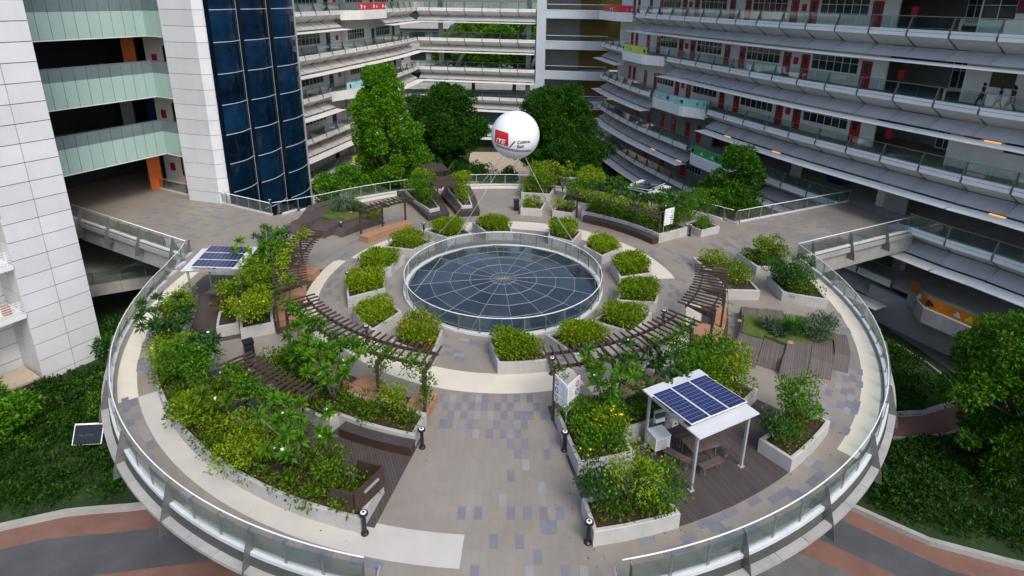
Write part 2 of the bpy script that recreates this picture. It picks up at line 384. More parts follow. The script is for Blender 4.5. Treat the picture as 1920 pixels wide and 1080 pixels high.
def sprinkle(name, sph, n, size, m, seed, parent=None, lo=.3):
    """small flower heads on the outside of the clumps: three crossed petals each"""
    r = np.random.default_rng(seed); mb = MB()
    for i in range(n):
        q = sph[r.integers(len(sph))]; d = r.normal(size=3); d[2] = abs(d[2]) + lo; d /= np.linalg.norm(d)
        fl = q[4] if len(q) > 4 else .85
        c = np.array(q[:3]) + d * q[3] * 1.06 * np.array([1, 1, fl]); s = size * r.uniform(.6, 1.2)
        for k in range(3):
            a = r.uniform(0, PI); u = np.array([math.cos(a), math.sin(a), .3 * r.normal()]) * s; w = np.array([-math.sin(a), math.cos(a), .5]) * s * .7
            mb.add([c - u, c - w, c + u, c + w], [(0, 1, 2, 3)])
    o = mb.obj(name, m, parent); o['kind'] = 'stuff'; return o

# ================================================================== SETTING
GZ = -8.5
g = MB(); g.add([(-300, -300, GZ), (300, -300, GZ), (300, 300, GZ), (-300, 300, GZ)], [(0, 1, 2, 3)])
ground = struct(g.obj('ground', 'lawn'), 'dark green lawn and planted ground far below the terrace')
_KX = [-60, -40, -24.6, -21.8, -19, -10, 6, 14, 16.5, 18.25, 20.9, 24.6, 30, 60]
_KY = [-24, -16, -10, -9.05, -8.75, -7.3, -4.5, -5.6, -7.0, -8.4, -10.5, -11.9, -13, -16]
def yk(x): return float(np.interp(x, _KX, _KY))
def band(name, m, d0, d1, z, label, x0=-60, x1=60):
    mb = MB(); n = 120; vs = []; fs = []
    for i in range(n + 1):
        x = x0 + (x1 - x0) * i / n; vs += [(x, yk(x) - d0, z), (x, yk(x) - d1, z)]
    for i in range(n): fs.append((2 * i, 2 * i + 1, 2 * i + 3, 2 * i + 2))
    return struct(mb.add(vs, fs).obj(name, m), label)
band('path', 'brick_red', .25, 1.55, GZ + .02, 'red brick path strip beside the lawn kerb under the terrace')
band('road', 'road_grey', 1.55, 3.9, GZ + .024, 'grey paved drive between two red brick strips')
band('path', 'brick_red', 3.9, 5.4, GZ + .02, 'red brick path strip nearest the bottom edge')
band('pavement', 'concrete_dark', 5.4, 30, GZ + .016, 'dark paving below the front of the terrace')
def strip(pts, wdt, z0, z1):
    mb = MB(); n = len(pts); L_, R2 = [], []
    for i in range(n):
        a = Vector(pts[max(i - 1, 0)]); b = Vector(pts[min(i + 1, n - 1)]); d = (b - a).normalized(); nn = Vector((-d.y, d.x)) * wdt / 2; p = Vector(pts[i]); L_.append(p + nn); R2.append(p - nn)
    vs = []
    for a, b in zip(L_, R2): vs += [(a.x, a.y, z0), (b.x, b.y, z0), (b.x, b.y, z1), (a.x, a.y, z1)]
    fs = []
    for i in range(n - 1):
        for j in range(4): fs.append((4 * i + j, 4 * i + (j + 1) % 4, 4 * i + 4 + (j + 1) % 4, 4 * i + 4 + j))
    fs += [(3, 2, 1, 0), (4 * n - 4, 4 * n - 3, 4 * n - 2, 4 * n - 1)]
    return mb.add(vs, fs)
kp = [(x, yk(x) - .12) for x in np.linspace(-55, 55, 111)]
struct(strip(kp, .26, GZ, GZ + .3).obj('kerb', 'kerb'), 'long curved concrete kerb between lawn and red path')
# small red garden path on the right
tp = [(20, -2.6), (24, -2.35), (27, -2.05), (30, -.9), (33, 1.4), (35, 4)]
struct(strip(tp, 1.7, GZ, GZ + .03).obj('path', 'brick_red'), 'curved red garden path right of the terrace')
struct(strip([(x - .2 + .1 * i, y + 1.0) for i, (x, y) in enumerate(tp)], .22, GZ, GZ + .3).obj('kerb', 'kerb'), 'kerb on the far side of the red garden path')
struct(strip([(x, y - .95) for x, y in tp], .12, GZ, GZ + .12).obj('kerb', 'kerb'), 'low kerb on the near side of the red garden path')
struct(strip([(30.2, 7.2), (31.0, 4.5), (31.2, 1.8)], .14, GZ, GZ + .2).obj('kerb', 'kerb'), 'thin pale kerb beside the dark garden bed on the right')
struct(strip([(32.5, 10), (33.4, 4.5), (34.2, 0)], 2.6, GZ, GZ + .03).obj('path', 'concrete_dark'), 'grey footpath along the blue wall of the right block')
# back court paving glimpsed between the trees
struct(MB().add([(-6, 44, GZ + .02), (12, 44, GZ + .02), (12, 66, GZ + .02), (-6, 66, GZ + .02)], [(0, 1, 2, 3)]).obj('pavement', 'sandstone'), 'pale court paving behind the trees')

# ------------------------------------------------------------------ terrace disc
_RA = [(-180, 20.5), (-170, 20.3), (-150, 20.2), (-20, 20.2), (0, 20.25), (12, 20.45), (31, 21.2), (33, 21.0), (40, 20.6), (55, 20.35), (90, 20.3), (125, 20.35), (138, 20.55), (144, 21.2), (147.7, 21.8), (170, 21.5), (174, 20.9), (180, 20.5)]
def RO(a):
    a = (a + 180) % 360 - 180
    return float(np.interp(a, [q[0] for q in _RA], [q[1] for q in _RA]))
deck = MB()
n = 192; vs = [(0, 0, 0)]
fs = []
HOLE = 5.75
vs = []
for i in range(n): a = 360 * i / n; vs += [(*P2(HOLE, a), 0), (*P2(RO(a) - .08, a), 0)]
fs = [(2 * i, 2 * i + 1, (2 * i + 3) % (2 * n), (2 * i + 2) % (2 * n)) for i in range(n)]
deck.add(vs, fs)
deck = struct(deck.obj('terrace_floor', 'deck_paving'), 'taupe paved floor of the round raised terrace')
# underside: edge ring, tapering soffit and stem
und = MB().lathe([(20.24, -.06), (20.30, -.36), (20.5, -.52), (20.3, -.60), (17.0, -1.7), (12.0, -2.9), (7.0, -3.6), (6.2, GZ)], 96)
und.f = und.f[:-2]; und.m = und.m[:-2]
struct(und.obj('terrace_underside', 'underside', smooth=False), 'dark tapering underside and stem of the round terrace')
# bridges
BL = [P2(RO(147.7), 147.7), P2(RO(170), 170), (-34.5, 11.3), (-32.2, 18.9)]
BR = [P2(RO(12), 12), P2(RO(31), 31), (30.06, 16.46), (32.0, 10.1)]
def bridge(poly, name, label, z=.004):
    o = MB().add([(x, y, z) for x, y in poly], [tuple(range(len(poly)))]).obj(name, 'deck_paving'); return struct(o, label)
bl = bridge([P2(19, 149), P2(19.6, 169), BL[1], BL[2], BL[3], BL[0]], 'bridge_floor', 'paved bridge from the terrace to the left block')
br = bridge([P2(19, 13), BR[0], BR[3], BR[2], BR[1], P2(19, 30)], 'bridge_floor', 'paved bridge from the terrace to the right block')
bf = bridge([(-3.45, -19.7), (-3.45, -31), (3.45, -31), (3.45, -19.7)], 'bridge_floor', 'paved front walkway leading towards the viewer')
for poly, nm in ((BL, 'left'), (BR, 'right')):
    c = np.mean(poly, 0); q = [tuple(c + (np.array(p) - c) * .985) for p in poly]
    struct(MB().prism(q, -1.75, -.02).obj('bridge_beam', 'concrete'), 'concrete deck beam carrying the %s bridge' % nm)
struct(MB().prism([(-3.4, -20.6), (-3.4, -31), (3.4, -31), (3.4, -20.6)], -1.6, -.02).obj('bridge_beam', 'concrete'), 'concrete beam under the front walkway')

# cream walking bands (flush sheets, a few millimetres apart)
def flat(name, m, r0, r1, a0, a1, z, label):
    mb = MB(); n = max(3, int(abs(a1 - a0) / 2)); vs = []
    for i in range(n + 1): a = a0 + (a1 - a0) * i / n; vs += [(*P2(r0, a), z), (*P2(r1, a), z)]
    o = mb.add(vs, [(2 * i, 2 * i + 1, 2 * i + 3, 2 * i + 2) for i in range(n)]).obj(name, m)
    return struct(o, label)
flat('walking_band', 'cream', 9.15, 10.62, -141, -69, .004, 'cream band curving across the front of the planter ring')
flat('walking_band', 'cream', 10.87, 11.63, 163, 219, .004, 'cream band under the left pergolas')
flat('walking_band', 'cream', 10.8, 11.65, -69, -11, .004, 'cream band under the right pergolas')
flat('walking_band', 'cream', 9.2, 10.85, 5.5, 160, .004, 'cream band round the back of the planter ring')
flat('walking_band', 'cream', 19.22, 19.98, -46.5, 3, .004, 'cream band along the right parapet')
flat('walking_band', 'cream', 19.22, 19.98, 175, 215, .004, 'cream band along the left parapet')
flat('walking_band', 'pale_band', 18.0, 19.24, -145, -93.5, .004, 'pale band round the front of the long left planter')
flat('walking_band', 'cream', 19.22, 19.98, 70, 138, .004, 'cream band along the back parapet')
# timber floors
flat('timber_floor', 'deck_timber', 14.6, 18.62, -80, -44, .012, 'dark timber floor under the front solar shelter')
flat('timber_floor', 'deck_timber', 14.3, 18.6, -155, -183, .012, 'dark timber floor under the left solar shelter')
flat('timber_floor', 'deck_timber', 13.9, 18.2, -146, -103, .012, 'dark timber floor between the long left planters')
flat('timber_floor', 'deck_timber', 15.8, 18.6, 40, 58, .012, 'dark timber floor under the back solar shelter')
for a0, a1, w in ((-146, -104, 'front left'), (171, 207, 'left'), (-80, -45, 'front right'), (-39, -12, 'right')):
    flat('timber_floor', 'deck_timber', 11.63, 13.05, a0, a1, .008, 'narrow timber floor below the %s pergola' % w)

# blue-grey tiles let into the floor: the largest are single objects, the rest one mass
tl = []
def tiles_xy(x0, x1, y0, y1, dens):
    nx = int((x1 - x0) / .28); ny = int((y1 - y0) / .56)
    for j in range(ny):
        for i in range(nx):
            x = x0 + (i + .5) * .28; y = y0 + (j + .5) * .56
            if (i + j) % 2 == 0 and random.random() < dens(x, y): tl.append((x, y, 0, .272, .545))
            elif random.random() < dens(x, y) * .07: tl.append((x, y, 0, .272, .545))
def dfront(x, y):
    if math.hypot(x, y) < 10.75 or (y < -17.9 and x < -.9): return 0
    t = (-10.6 - y)
    d = .85 if t < 3.0 else (.14 if t < 6.2 else .45)
    if 3.0 <= t < 6.2: d *= math.exp(-((x - .9) / .7) ** 2) * 4
    if t < 3.0: d *= 1 if -2.4 < x < 3 - t * .7 else .12
    if t >= 6.2: d *= .9 if -1.2 < x < 2.8 else .3
    return d
tiles_xy(-2.8, 3.1, -21.3, -10.6, dfront)
def tiles_pol(r0, r1, a0, a1, dens, w=.545, h=.272, off=0.):
    r = r0 + .14
    while r < r1:
        st = math.degrees(.56 / r); a = a0 + (st / 2 if int(r / .28) % 2 else 0)
        while a < a1:
            if random.random() < dens: x, y = P2(r, a); tl.append((x, y, rad(a + 90) + off, w, h))
            a += st
        r += .28
tiles_pol(6.4, 9.1, 0, 360, .30)
tiles_pol(10.9, 12.5, 92, 165, .30); tiles_pol(10.9, 13.2, -8, 28, .35)
tiles_pol(17.6, 19.2, -44, -22, .40); tiles_pol(18.66, 19.9, -76, -48, .33); tiles_pol(19.3, 19.95, -145, -100, .40)
tiles_pol(18.7, 19.2, -22, -5, .4); tiles_pol(18.7, 19.2, 196, 214, .5); tiles_pol(9.3, 10.7, 162, 218, .33); tiles_pol(9.3, 10.7, -66, 4, .25)
tiles_pol(14, 20, 160, 172, .10); tiles_pol(14, 20, 14, 26, .22); tiles_pol(14, 19, 139, 160, .07)
def tiles_bridge(poly, nrm, dens):
    P = np.array(poly); lo, hi = P.min(0), P.max(0); ca, sa = math.cos(nrm), math.sin(nrm); c = P.mean(0)
    for i in range(-30, 31):
        for j in range(-40, 41):
            if (i + j) % 2: continue
            u, v = i * .56, j * .28; x = c[0] + u * ca - v * sa; y = c[1] + u * sa + v * ca
            if inpoly(np.array([x]), np.array([y]), shrink(poly, .92))[0] and random.random() < dens(u, v): tl.append((x, y, nrm, .545, .272))
tiles_bridge(BL, rad(0), lambda u, v: .42 if u > -2 else .04)
tiles_bridge(BR, rad(0), lambda u, v: .55 if u < 2.2 else .02)
def clear(t):
    r = math.hypot(t[0], t[1]); a = math.degrees(math.atan2(t[1], t[0]))
    if r < 6.25: return False
    if abs(r - 18.1) < .35 and 0: return False
    return True
tl = [t for t in tl if clear(t)]
tl.sort(key=lambda t: (t[0] - .18) ** 2 + (t[1] + 33.1) ** 2)
tm = {k: MB().box((0, 0, 0), (1, 1, 1)).mesh('tile_mesh', k) for k in ('tile_blue', 'tile_grey')}
for i, (x, y, a, w, h) in enumerate(tl[:300]):
    place('paving_tile', tm['tile_grey' if random.random() < .18 else 'tile_blue'], deck, (x, y, .001), a, (w, h, .012))
mb = MB()
for (x, y, a, w, h) in tl[300:]: mb.box((x, y, .004), (w, h, .012), a)
o = mb.obj('far_paving_tiles', 'tile_blue', deck); o['kind'] = 'stuff'

# ------------------------------------------------------------------ parapet railings
CURB = {}
def radial_plate(pts, th):
    """plate in the x-z plane, extruded a little in y"""
    n = len(pts); vs = [(x, -th / 2, z) for x, z in pts] + [(x, th / 2, z) for x, z in pts]
    return MB().add(vs, [tuple(range(n)), tuple(range(2 * n - 1, n - 1, -1))] + [(i, (i + 1) % n, n + (i + 1) % n, n + i) for i in range(n)])
post_me = MB().box((0, 0, .55), (.03, .09, .9)).box((-.05, 0, .98), (.14, .04, .05)).mesh('post_mesh', 'steel')
fin_me = radial_plate([(-.02, 1.02), (.06, .98), (.55, -.55), (.62, -.98), (.0, -.98), (.0, -.02)], .025).mesh('fin_mesh', 'fin_plate')
ST = 3.75
da = math.degrees(1.24 / 20.2)
glass_me = MB().box((0, 0, .53), (.012, 1.24, .74)).mesh('glass_mesh', 'rail_glass')
curb_me = MB().sector(20.12, 20.30, -ST / 2, ST / 2, -.02, .12, 2).mesh('curb_mesh', 'kerb_white')
ledge_me = MB().sector(20.36, 20.64, -ST / 2 + .03, ST / 2 - .03, -.50, -.36, 2).mesh('ledge_mesh', 'ledge_stone')
def railing(a0, a1, label, name='parapet_railing'):
    x, y = P2(20.2, (a0 + a1) / 2); t = thing(name, label, 'railing', (x, y, 0))
    def sh(m): return (*P2(RO(m) - 20.2, m), 0)
    k0 = round(a0 / ST); k1 = round(a1 / ST)
    for k in range(k0, k1 + 1):
        a = k * ST; place('post', post_me, t, (*P2(RO(a), a), 0), rad(a))
        if k % 3 == 0: place('bracket_fin', fin_me, t, (*P2(RO(a), a), 0), rad(a))
        if k < k1:
            m = a + ST / 2; p0, p1 = Vector(P2(RO(a), a)), Vector(P2(RO(a + ST), a + ST)); d = p1 - p0; ga = math.atan2(d.y, d.x) - PI / 2
            place('glass_panel', glass_me, t, (*((p0 + p1) / 2), 0), ga, (1, (d.length - .07) / 1.24, 1))
            place('kerb_section', curb_me, t, sh(m), rad(m)); place('ledge_stone', ledge_me, t, sh(m), rad(m))
    MB().tube([(*P2(RO(a0 + (a1 - a0) * i / 90) - .1, a0 + (a1 - a0) * i / 90), 1.06) for i in range(91)], .024, 8).obj('handrail', 'white_metal', t, True)
    return t
railing(170, 258.75, 'curved steel and glass railing round the left front of the terrace')
railing(-79.5, 12, 'curved steel and glass railing round the right side of the terrace')
railing(31.5, 147.6, 'curved steel and glass railing round the back of the terrace')
def straight_rail(p, q, label, fins=True, side=1):
    p = Vector((*p, 0)); q = Vector((*q, 0)); d = q - p; L_ = d.length; d.normalize(); ang = math.atan2(d.y, d.x); nrm = Vector((-d.y, d.x, 0)) * side; ra = math.atan2(nrm.y, nrm.x)
    t = thing('bridge_railing', label, 'railing', ((p + q) / 2)); n = max(2, round(L_ / 1.3)); s = L_ / n
    for i in range(n + 1):
        c = p + d * s * i; place('post', post_me, t, c, ra)
        if fins and i % 3 == 1: place('bracket_fin', fin_me, t, c, ra)
        if i < n:
            m = c + d * s / 2
            bx('glass_panel', 'rail_glass', t, (m.x, m.y, .53), (s - .07, .012, .74), ang)
            m2 = m + nrm * .05; bx('kerb_section', 'kerb_white', t, (m2.x, m2.y, .05), (s - .01, .15, .14), ang)
            m3 = m + nrm * .16; bx('fascia', 'ledge_stone', t, (m3.x, m3.y, -.28), (s - .02, .08, .34), ang)
    MB().tube([p - nrm * .1 + Vector((0, 0, 1.06)), q - nrm * .1 + Vector((0, 0, 1.06))], .03, 8).obj('handrail', 'white_metal', t, True)
    return t
straight_rail(BL[1], BL[2], 'straight glass railing on the near side of the left bridge', side=1)
straight_rail(BL[3], BL[0], 'straight glass railing on the far side of the left bridge', side=1)
straight_rail(BR[0], BR[3], 'straight glass railing on the near side of the right bridge', side=-1)
straight_rail(BR[2], BR[1], 'straight glass railing on the far side of the right bridge', side=-1)
straight_rail((-3.5, -20.0), (-3.5, -30), 'glass railing on the left edge of the front walkway', False, side=-1)
straight_rail((3.5, -20.0), (3.5, -30), 'glass railing on the right edge of the front walkway', False, side=1)

# ------------------------------------------------------------------ skylight
sk = thing('skylight', 'large round dark glass skylight in the middle of the terrace', 'skylight', (0, 0, 0))
MB().sector(5.76, 6.02, 0, 360, .0, .12, 96).obj('rim', 'kerb_white', sk)
rings = [0.0, .79, 2.06, 3.25, 4.42, 5.74]
def dz(r): return .40 - .26 * (r / 5.74) ** 2
NS = 16
for k in range(5):
    a0 = -360 / NS / 2 * 1; mb = MB()
    pts = []
    for s_ in range(NS):
        aa, ab = 360 * s_ / NS + 6, 360 * (s_ + 1) / NS + 6
        A_, B_, C_, D_ = (*P2(rings[k], aa), dz(rings[k])), (*P2(rings[k + 1], aa), dz(rings[k + 1])), (*P2(rings[k + 1], ab), dz(rings[k + 1])), (*P2(rings[k], ab), dz(rings[k]))
        m2 = MB()
        if k == 0: m2.add([A_, B_, C_], [(0, 1, 2)])
        else: m2.add([A_, B_, C_, D_], [(0, 1, 2, 3)])
        m2.obj('pane', 'glass_sky', sk)
    MB().tube([(*P2(rings[k + 1] - (.02 if k == 4 else 0), 360 * s_ / NS + 6), dz(rings[k + 1]) + .008) for s_ in range(NS + 1)], .021, 5).obj('ring_mullion', 'mullion_grey', sk)
for s_ in range(NS):
    a = 360 * s_ / NS + 6
    MB().tube([(*P2(r, a), dz(r) + .008) for r in rings], .018, 5).obj('radial_mullion', 'mullion_grey', sk)
sr_ = thing('skylight_railing', 'ring of glass panels and steel posts guarding the round skylight', 'railing', (0, 0, 0))
sp_me = MB().box((0, 0, .58), (.035, .07, .92)).mesh('sky_post', 'steel'); sg_me = MB().box((0, 0, .62), (.012, 1.08, .74)).mesh('sky_glass', 'rail_glass_clear')
for k in range(32):
    a = 11.25 * k; place('post', sp_me, sr_, (*P2(5.95, a), .02), rad(a)); place('glass_panel', sg_me, sr_, (*P2(5.95, a + 5.625), .02), rad(a + 5.625))
MB().tube([(*P2(5.93, 360 * i / 96), 1.06) for i in range(97)], .026, 8).obj('handrail', 'white_metal', sr_, True)

# ================================================================== PLANTERS
def ccw(poly):
    a = sum(poly[i][0] * poly[(i + 1) % len(poly)][1] - poly[(i + 1) % len(poly)][0] * poly[i][1] for i in range(len(poly)))
    return poly if a > 0 else poly[::-1]
def inset(poly, t):
    n = len(poly); out = []
    for i in range(n):
        p0, p1, p2 = Vector(poly[i - 1]), Vector(poly[i]), Vector(poly[(i + 1) % n])
        d1 = (p1 - p0).normalized(); d2 = (p2 - p1).normalized(); n1 = Vector((-d1.y, d1.x)); n2 = Vector((-d2.y, d2.x))
        b = n1 + n2; b = b / max(.35, b.length_squared / 2) if b.length > 1e-6 else n1
        q = p1 + b * t; out.append((q.x, q.y))
    return out
def wall_mesh(poly, h, th, z0=0.):
    poly = ccw(poly); Q0 = inset(poly, .018); Q = inset(poly, th); n = len(poly)
    rg = [[(x, y, z0) for x, y in poly], [(x, y, h - .018) for x, y in poly], [(x, y, h) for x, y in Q0], [(x, y, h) for x, y in Q], [(x, y, h - .3) for x, y in Q]]
    vs = [v for r in rg for v in r]; fs = [(k * n + i, k * n + (i + 1) % n, (k + 1) * n + (i + 1) % n, (k + 1) * n + i) for k in range(4) for i in range(n)]
    return MB().add(vs, fs), Q
def planter(name, label, poly, h=.62, th=.13, group=None, soil_d=.1, m='concrete_white'):
    c = np.mean(poly, 0); t = thing(name, label, 'planter', (c[0], c[1], 0), group=group)
    mb, Q = wall_mesh(poly, h, th); mb.obj('wall', m, t)
    MB().add([(x, y, h - soil_d) for x, y in Q], [tuple(range(len(Q)))]).obj('soil', 'soil', t)
    return t, Q
def sect(r0, r1, a0, a1, b0=None, b1=None):
    """polygon: inner arc a0..a1, outer arc b0..b1"""
    b0 = a0 if b0 is None else b0; b1 = a1 if b1 is None else b1
    return ccw(arc(r0, a0, a1) + arc(r1, b1, b0))
# ring of fourteen planters
tops = [-79.7, -56.2, -33.2, -10.0, 14.3, 40.1, 63.7, 100.6, 124.4, 148.5, 172.2, 195.3, 220.1, 244.9]
ordn = ['first', 'second', 'third', 'fourth', 'fifth', 'sixth', 'seventh', 'eighth', 'ninth', 'tenth', 'eleventh', 'twelfth', 'thirteenth', 'fourteenth']
base = sect(7.05, 9.2, -15.9, 0, -11.4, 4.5)
wm, Q = wall_mesh(base, .64, .12); ring_wall = wm.mesh('ring_wall', 'concrete_white')
ring_soil = MB().add([(x, y, .55) for x, y in Q], [tuple(range(len(Q)))]).mesh('ring_soil', 'soil')
hv = []
for k in range(7):
    pts = sample_poly(inset(ccw(base), .30), (52, 44, 58, 47, 40, 55, 50)[k], 40 + k); r = np.random.default_rng(60 + k)
    sph = [(x, y, .80 + .30 * r.random(), .33 + .15 * r.random(), .85) for x, y in pts]
    hv.append((sph, from_spheres('hedge_leaves', sph, 760, (.135, .12, .15, .13, .125, .145, .13)[k], .42, 'leaf_hedge' if k % 2 else 'leaf_lime', 70 + k, up=.6, zmin=.5)))
flowers = {0: 4, 1: 26, 2: 3, 3: 30, 4: 2, 5: 26, 6: 2, 7: 26, 8: 3, 9: 34, 10: 5, 11: 34, 12: 3, 13: 34}
for i, a in enumerate(tops):
    nearw = ' and first right of the front walkway' if i == 0 else (' and last left of the front walkway' if i == 13 else '')
    t = thing('ring_planter', 'skewed white concrete planter by the skylight, %s counterclockwise%s' % (ordn[i], nearw), 'planter', (0, 0, 0), rad(a), 'planters ringed round the skylight')
    o = bpy.data.objects.new('wall', ring_wall); link(o, t); o = bpy.data.objects.new('soil', ring_soil); link(o, t)
    sph, me = hv[(i * 3) % 7]
    f = flowers[i]; col_ = 'thickly dotted with orange flowers' if f > 20 else 'with hardly any flowers'
    h = thing('flower_hedge', 'bushy low hedge %s, in the %s planter counterclockwise by skylight' % (col_, ordn[i]), 'hedge', (0, 0, 0), rad(a), 'hedges in the ring planters')
    o = bpy.data.objects.new('foliage', me); link(o, h); o['kind'] = 'stuff'; h.scale = (1, 1, (1.0, .9, 1.12, .96, .86, 1.08, 1.0)[(i * 5) % 7])
    mbf = sprinkle('flowers', sph, f, .055, 'flower_orange', 90 + i); mbf.parent = h

# the other planters, as polar outlines
beds = {}
def bed(key, label, poly, h=.62, **k):
    t, Q = planter('planter', label, poly, h, **k); beds[key] = (ccw(poly), Q, h); return t
bed('A', 'very long curved pale planter along the left front parapet', sect(16.75, 18.5, -147.5, -104))
bed('B', 'long stepped pale planter behind the dark bench at lower left', ccw(arc(13.05, -133, -103.3) + arc(14.42, -103.3, -117) + arc(14.88, -117.2, -133)))
bed('C', 'tall pale planter with yellow daisies beside the front walkway', ccw(arc(12.62, -79.8, -58) + arc(14.5, -58, -71) + arc(15.75, -71.3, -79.5)), .66)
bed('C2', 'pale planter with yellow flowering bush behind the front solar shelter', sect(13.1, 15.7, -55, -44.5))
bed('D', 'pale planter at the bottom edge left of the front timber floor', sect(17.25, 18.65, -80.6, -71.2))
bed('E', 'pale planter at the right corner of the front timber floor', sect(17.3, 18.65, -54.6, -44.4))
bed('F', 'pale angular planter against the right parapet', ccw([(16.2, .25), (16.25, -1.85), (16.9, -2.2), (18.45, -2.8), (18.75, .3)]))
bed('G', 'pale angular planter at the mouth of the right bridge', ccw([(15.6, 3.7), (16.1, 1.55), (18.2, 1.6), (18.5, 3.9)]))
bed('H1', 'pale planter at the far end of the right pergola', ccw([(12.4, 2.9), (12.7, 1.2), (14.75, 1.2), (14.3, 3.2)]))
bed('H2', 'pale planter beside the right pergola', ccw([(12.95, 1.0), (13.0, -1.7), (15.0, -1.75), (14.9, 1.0)]))
bed('I', 'pale planter against the left parapet with a multi stemmed frangipani', sect(17.2, 18.6, -153.2, -166))
bed('J1', 'pale planter in front of the left solar shelter', sect(14.75, 15.8, -156.6, -168))
bed('J2', 'long pale planter behind the left pergola', sect(13.1, 14.7, -154, -190))
bed('L', 'low pale planter behind the left solar shelter', sect(15.4, 18.0, 172, 176.5))
bed('M1', 'pale planter by the black bin at the back', sect(12.3, 14.2, 76, 84))
bed('M1b', 'pale planter against the back parapet behind the bin planter', sect(16.3, 18.7, 76, 85))
bed('M2', 'pale planter right of the back passage', sect(12.3, 14.2, 64.3, 72))
bed('M2b', 'pale planter against the back parapet, right of the passage', sect(15.0, 18.4, 62.5, 72))
bed('N', 'long curved planter behind the black bench under the back right pergola', sect(12.95, 15.8, 31, 62), .7)
bed('N2', 'small pale planter near the back right parapet', sect(16.5, 18.4, 28.5, 34.5), .55)
bed('K', 'narrow curved planter set in the left one of two dark back benches', ccw([(-5.9, 11.35), (-5.15, 11.9), (-6.9, 16.5), (-8.75, 16.5), (-7.4, 13.6)]), .72, th=.1)
bed('K2', 'narrow curved planter set in the right one of two dark back benches', ccw([(-3.45, 12.35), (-2.6, 12.55), (-3.1, 15.5), (-3.9, 18.0), (-5.3, 17.6), (-4.3, 14.8)]), .72, th=.1)

# ------------------------------------------------------------------ benches
def bench(name, label, poly, h, m, side=None):
    c = np.mean(poly, 0); t = thing(name, label, 'bench', (c[0], c[1], 0)); poly = ccw(poly)
    MB().prism(inset(poly, .03), .0, h - .05).obj('base', side or m, t); MB().prism(poly, h - .05, h).obj('seat', m, t); return t
bench('bench', 'dark timber bench in front of the lower left planter', sect(14.44, 14.9, -115.5, -103), .44, 'bench_timber', 'dark_wood')
bench('bench', 'long black curved bench under the back right pergola', sect(12.35, 12.93, 31, 60.5), .45, 'bench_timber', 'dark_wood')
bench('bench', 'curved terracotta bench under the back left pergola', sect(11.35, 12.25, 127, 147.5), .45, 'terracotta')
bench('bench', 'left dark curved bench round a narrow planter at the back', ccw([(-5.95, 10.6), (-4.3, 11.25), (-5.45, 15.6), (-6.3, 17.6), (-9.5, 16.9), (-7.8, 14.2)]), .45, 'bench_timber', 'dark_wood')
bench('bench', 'right dark curved bench round a narrow planter at the back', ccw([(-3.75, 11.6), (-1.95, 11.95), (-2.5, 15.5), (-3.2, 18.7), (-5.4, 18.2), (-5.5, 15.9), (-4.4, 13.4)]), .45, 'bench_timber', 'dark_wood')
def terr(w, spans):
    for i, (r0, r1, a0, a1, lab) in enumerate(spans): bench('bench', lab, sect(r0, r1, a0, a1), .45, 'terracotta')
terr('b', [(12.45, 13.0, -133, -103.5, 'long low terracotta bench against the lower left planter'), (11.55, 12.42, -122, -116.5, 'terracotta block bench in the middle of the front left pergola'), (11.45, 12.42, -108.3, -103.5, 'terracotta block bench at the walkway end of the front left pergola'), (11.7, 12.42, -136, -131, 'terracotta block bench at the far end of the front left pergola')])
terr('a', [(12.4, 13.0, 172, 204, 'long low terracotta bench behind the left pergola posts'), (11.55, 12.36, 174, 179, 'terracotta block bench farthest back under the left pergola'), (11.6, 12.36, 186, 192, 'terracotta block bench in the middle of the left pergola'), (11.65, 12.36, 199, 206, 'terracotta block bench nearest the front under the left pergola')])
terr('d', [(12.05, 12.58, -79.5, -62, 'low terracotta bench at the walkway end of the front right pergola'), (11.5, 12.7, -61.5, -54, 'wide terracotta block bench under the front right pergola')])
terr('e', [(12.35, 12.9, -37, -15, 'long low terracotta bench behind the right pergola posts'), (11.5, 12.3, -32.5, -26, 'terracotta block bench under the right pergola')])

# ------------------------------------------------------------------ pergolas
def pergola(label, r0, r1, a0, a1, posts, step=1.7, z=2.52, rp=12.72, warp=0.):
    m = (a0 + a1) / 2; c = P2((r0 + r1) / 2, m); t = thing('pergola', label, 'pergola', (*c, 0))
    sl = MB().box((0, 0, 0), (r1 - r0, .055, .075)).mesh('slat_mesh', 'pergola'); rm = (r0 + r1) / 2
    n = int(abs(a1 - a0) / step)
    for i in range(n + 1):
        a = a0 + (a1 - a0) * i / n; q = P2(rm + .03 * random.uniform(-1, 1), a)
        place('slat', sl, t, (*q, z + .09), rad(a) + random.uniform(-.012, .012))
    for r in (r0 + .42, r1 - .32):
        MB().sector(r - .03, r + .03, a0, a1, z - .10, z + .04).obj('beam', 'pergola', t)
    for a in posts:
        q = P2(rp, a); MB().box((0, 0, z / 2 - .05), (.11, .11, z - .1)).obj('post', 'pergola', t, loc=Vector((*q, 0)) + wl(t)).rotation_euler = (0, 0, rad(a))
        arm = radial_plate([(.06, z - .12), (.06, z - .75), (-.10, z - .42), (-(rp - r0) + .3, z - .13), (-(rp - r0) + .3, z - .06), (.06, z - .06)], .05)
        o = arm.obj('arm', 'pergola', t, loc=Vector((*q, 0)) + wl(t)); o.rotation_euler = (0, 0, rad(a))
    return t
pergola('dark slatted pergola along the left of the planter ring', 11.2, 12.95, 170.5, 207.5, (172, 183, 194, 206), rp=12.9)
pergola('dark slatted vine covered pergola at front left, ending at the walkway', 11.25, 12.85, -145.5, -103, (-143, -133, -123, -113.5, -104), rp=12.85)
pergola('short dark pergola over the timber floor by the long left planter', 15.4, 16.85, -132, -116, (-130, -122, -117), step=1.0, rp=16.2)
pergola('dark slatted pergola at front right, ending at the walkway', 11.05, 12.75, -80.8, -44, (-80, -68, -57, -46), rp=12.55)
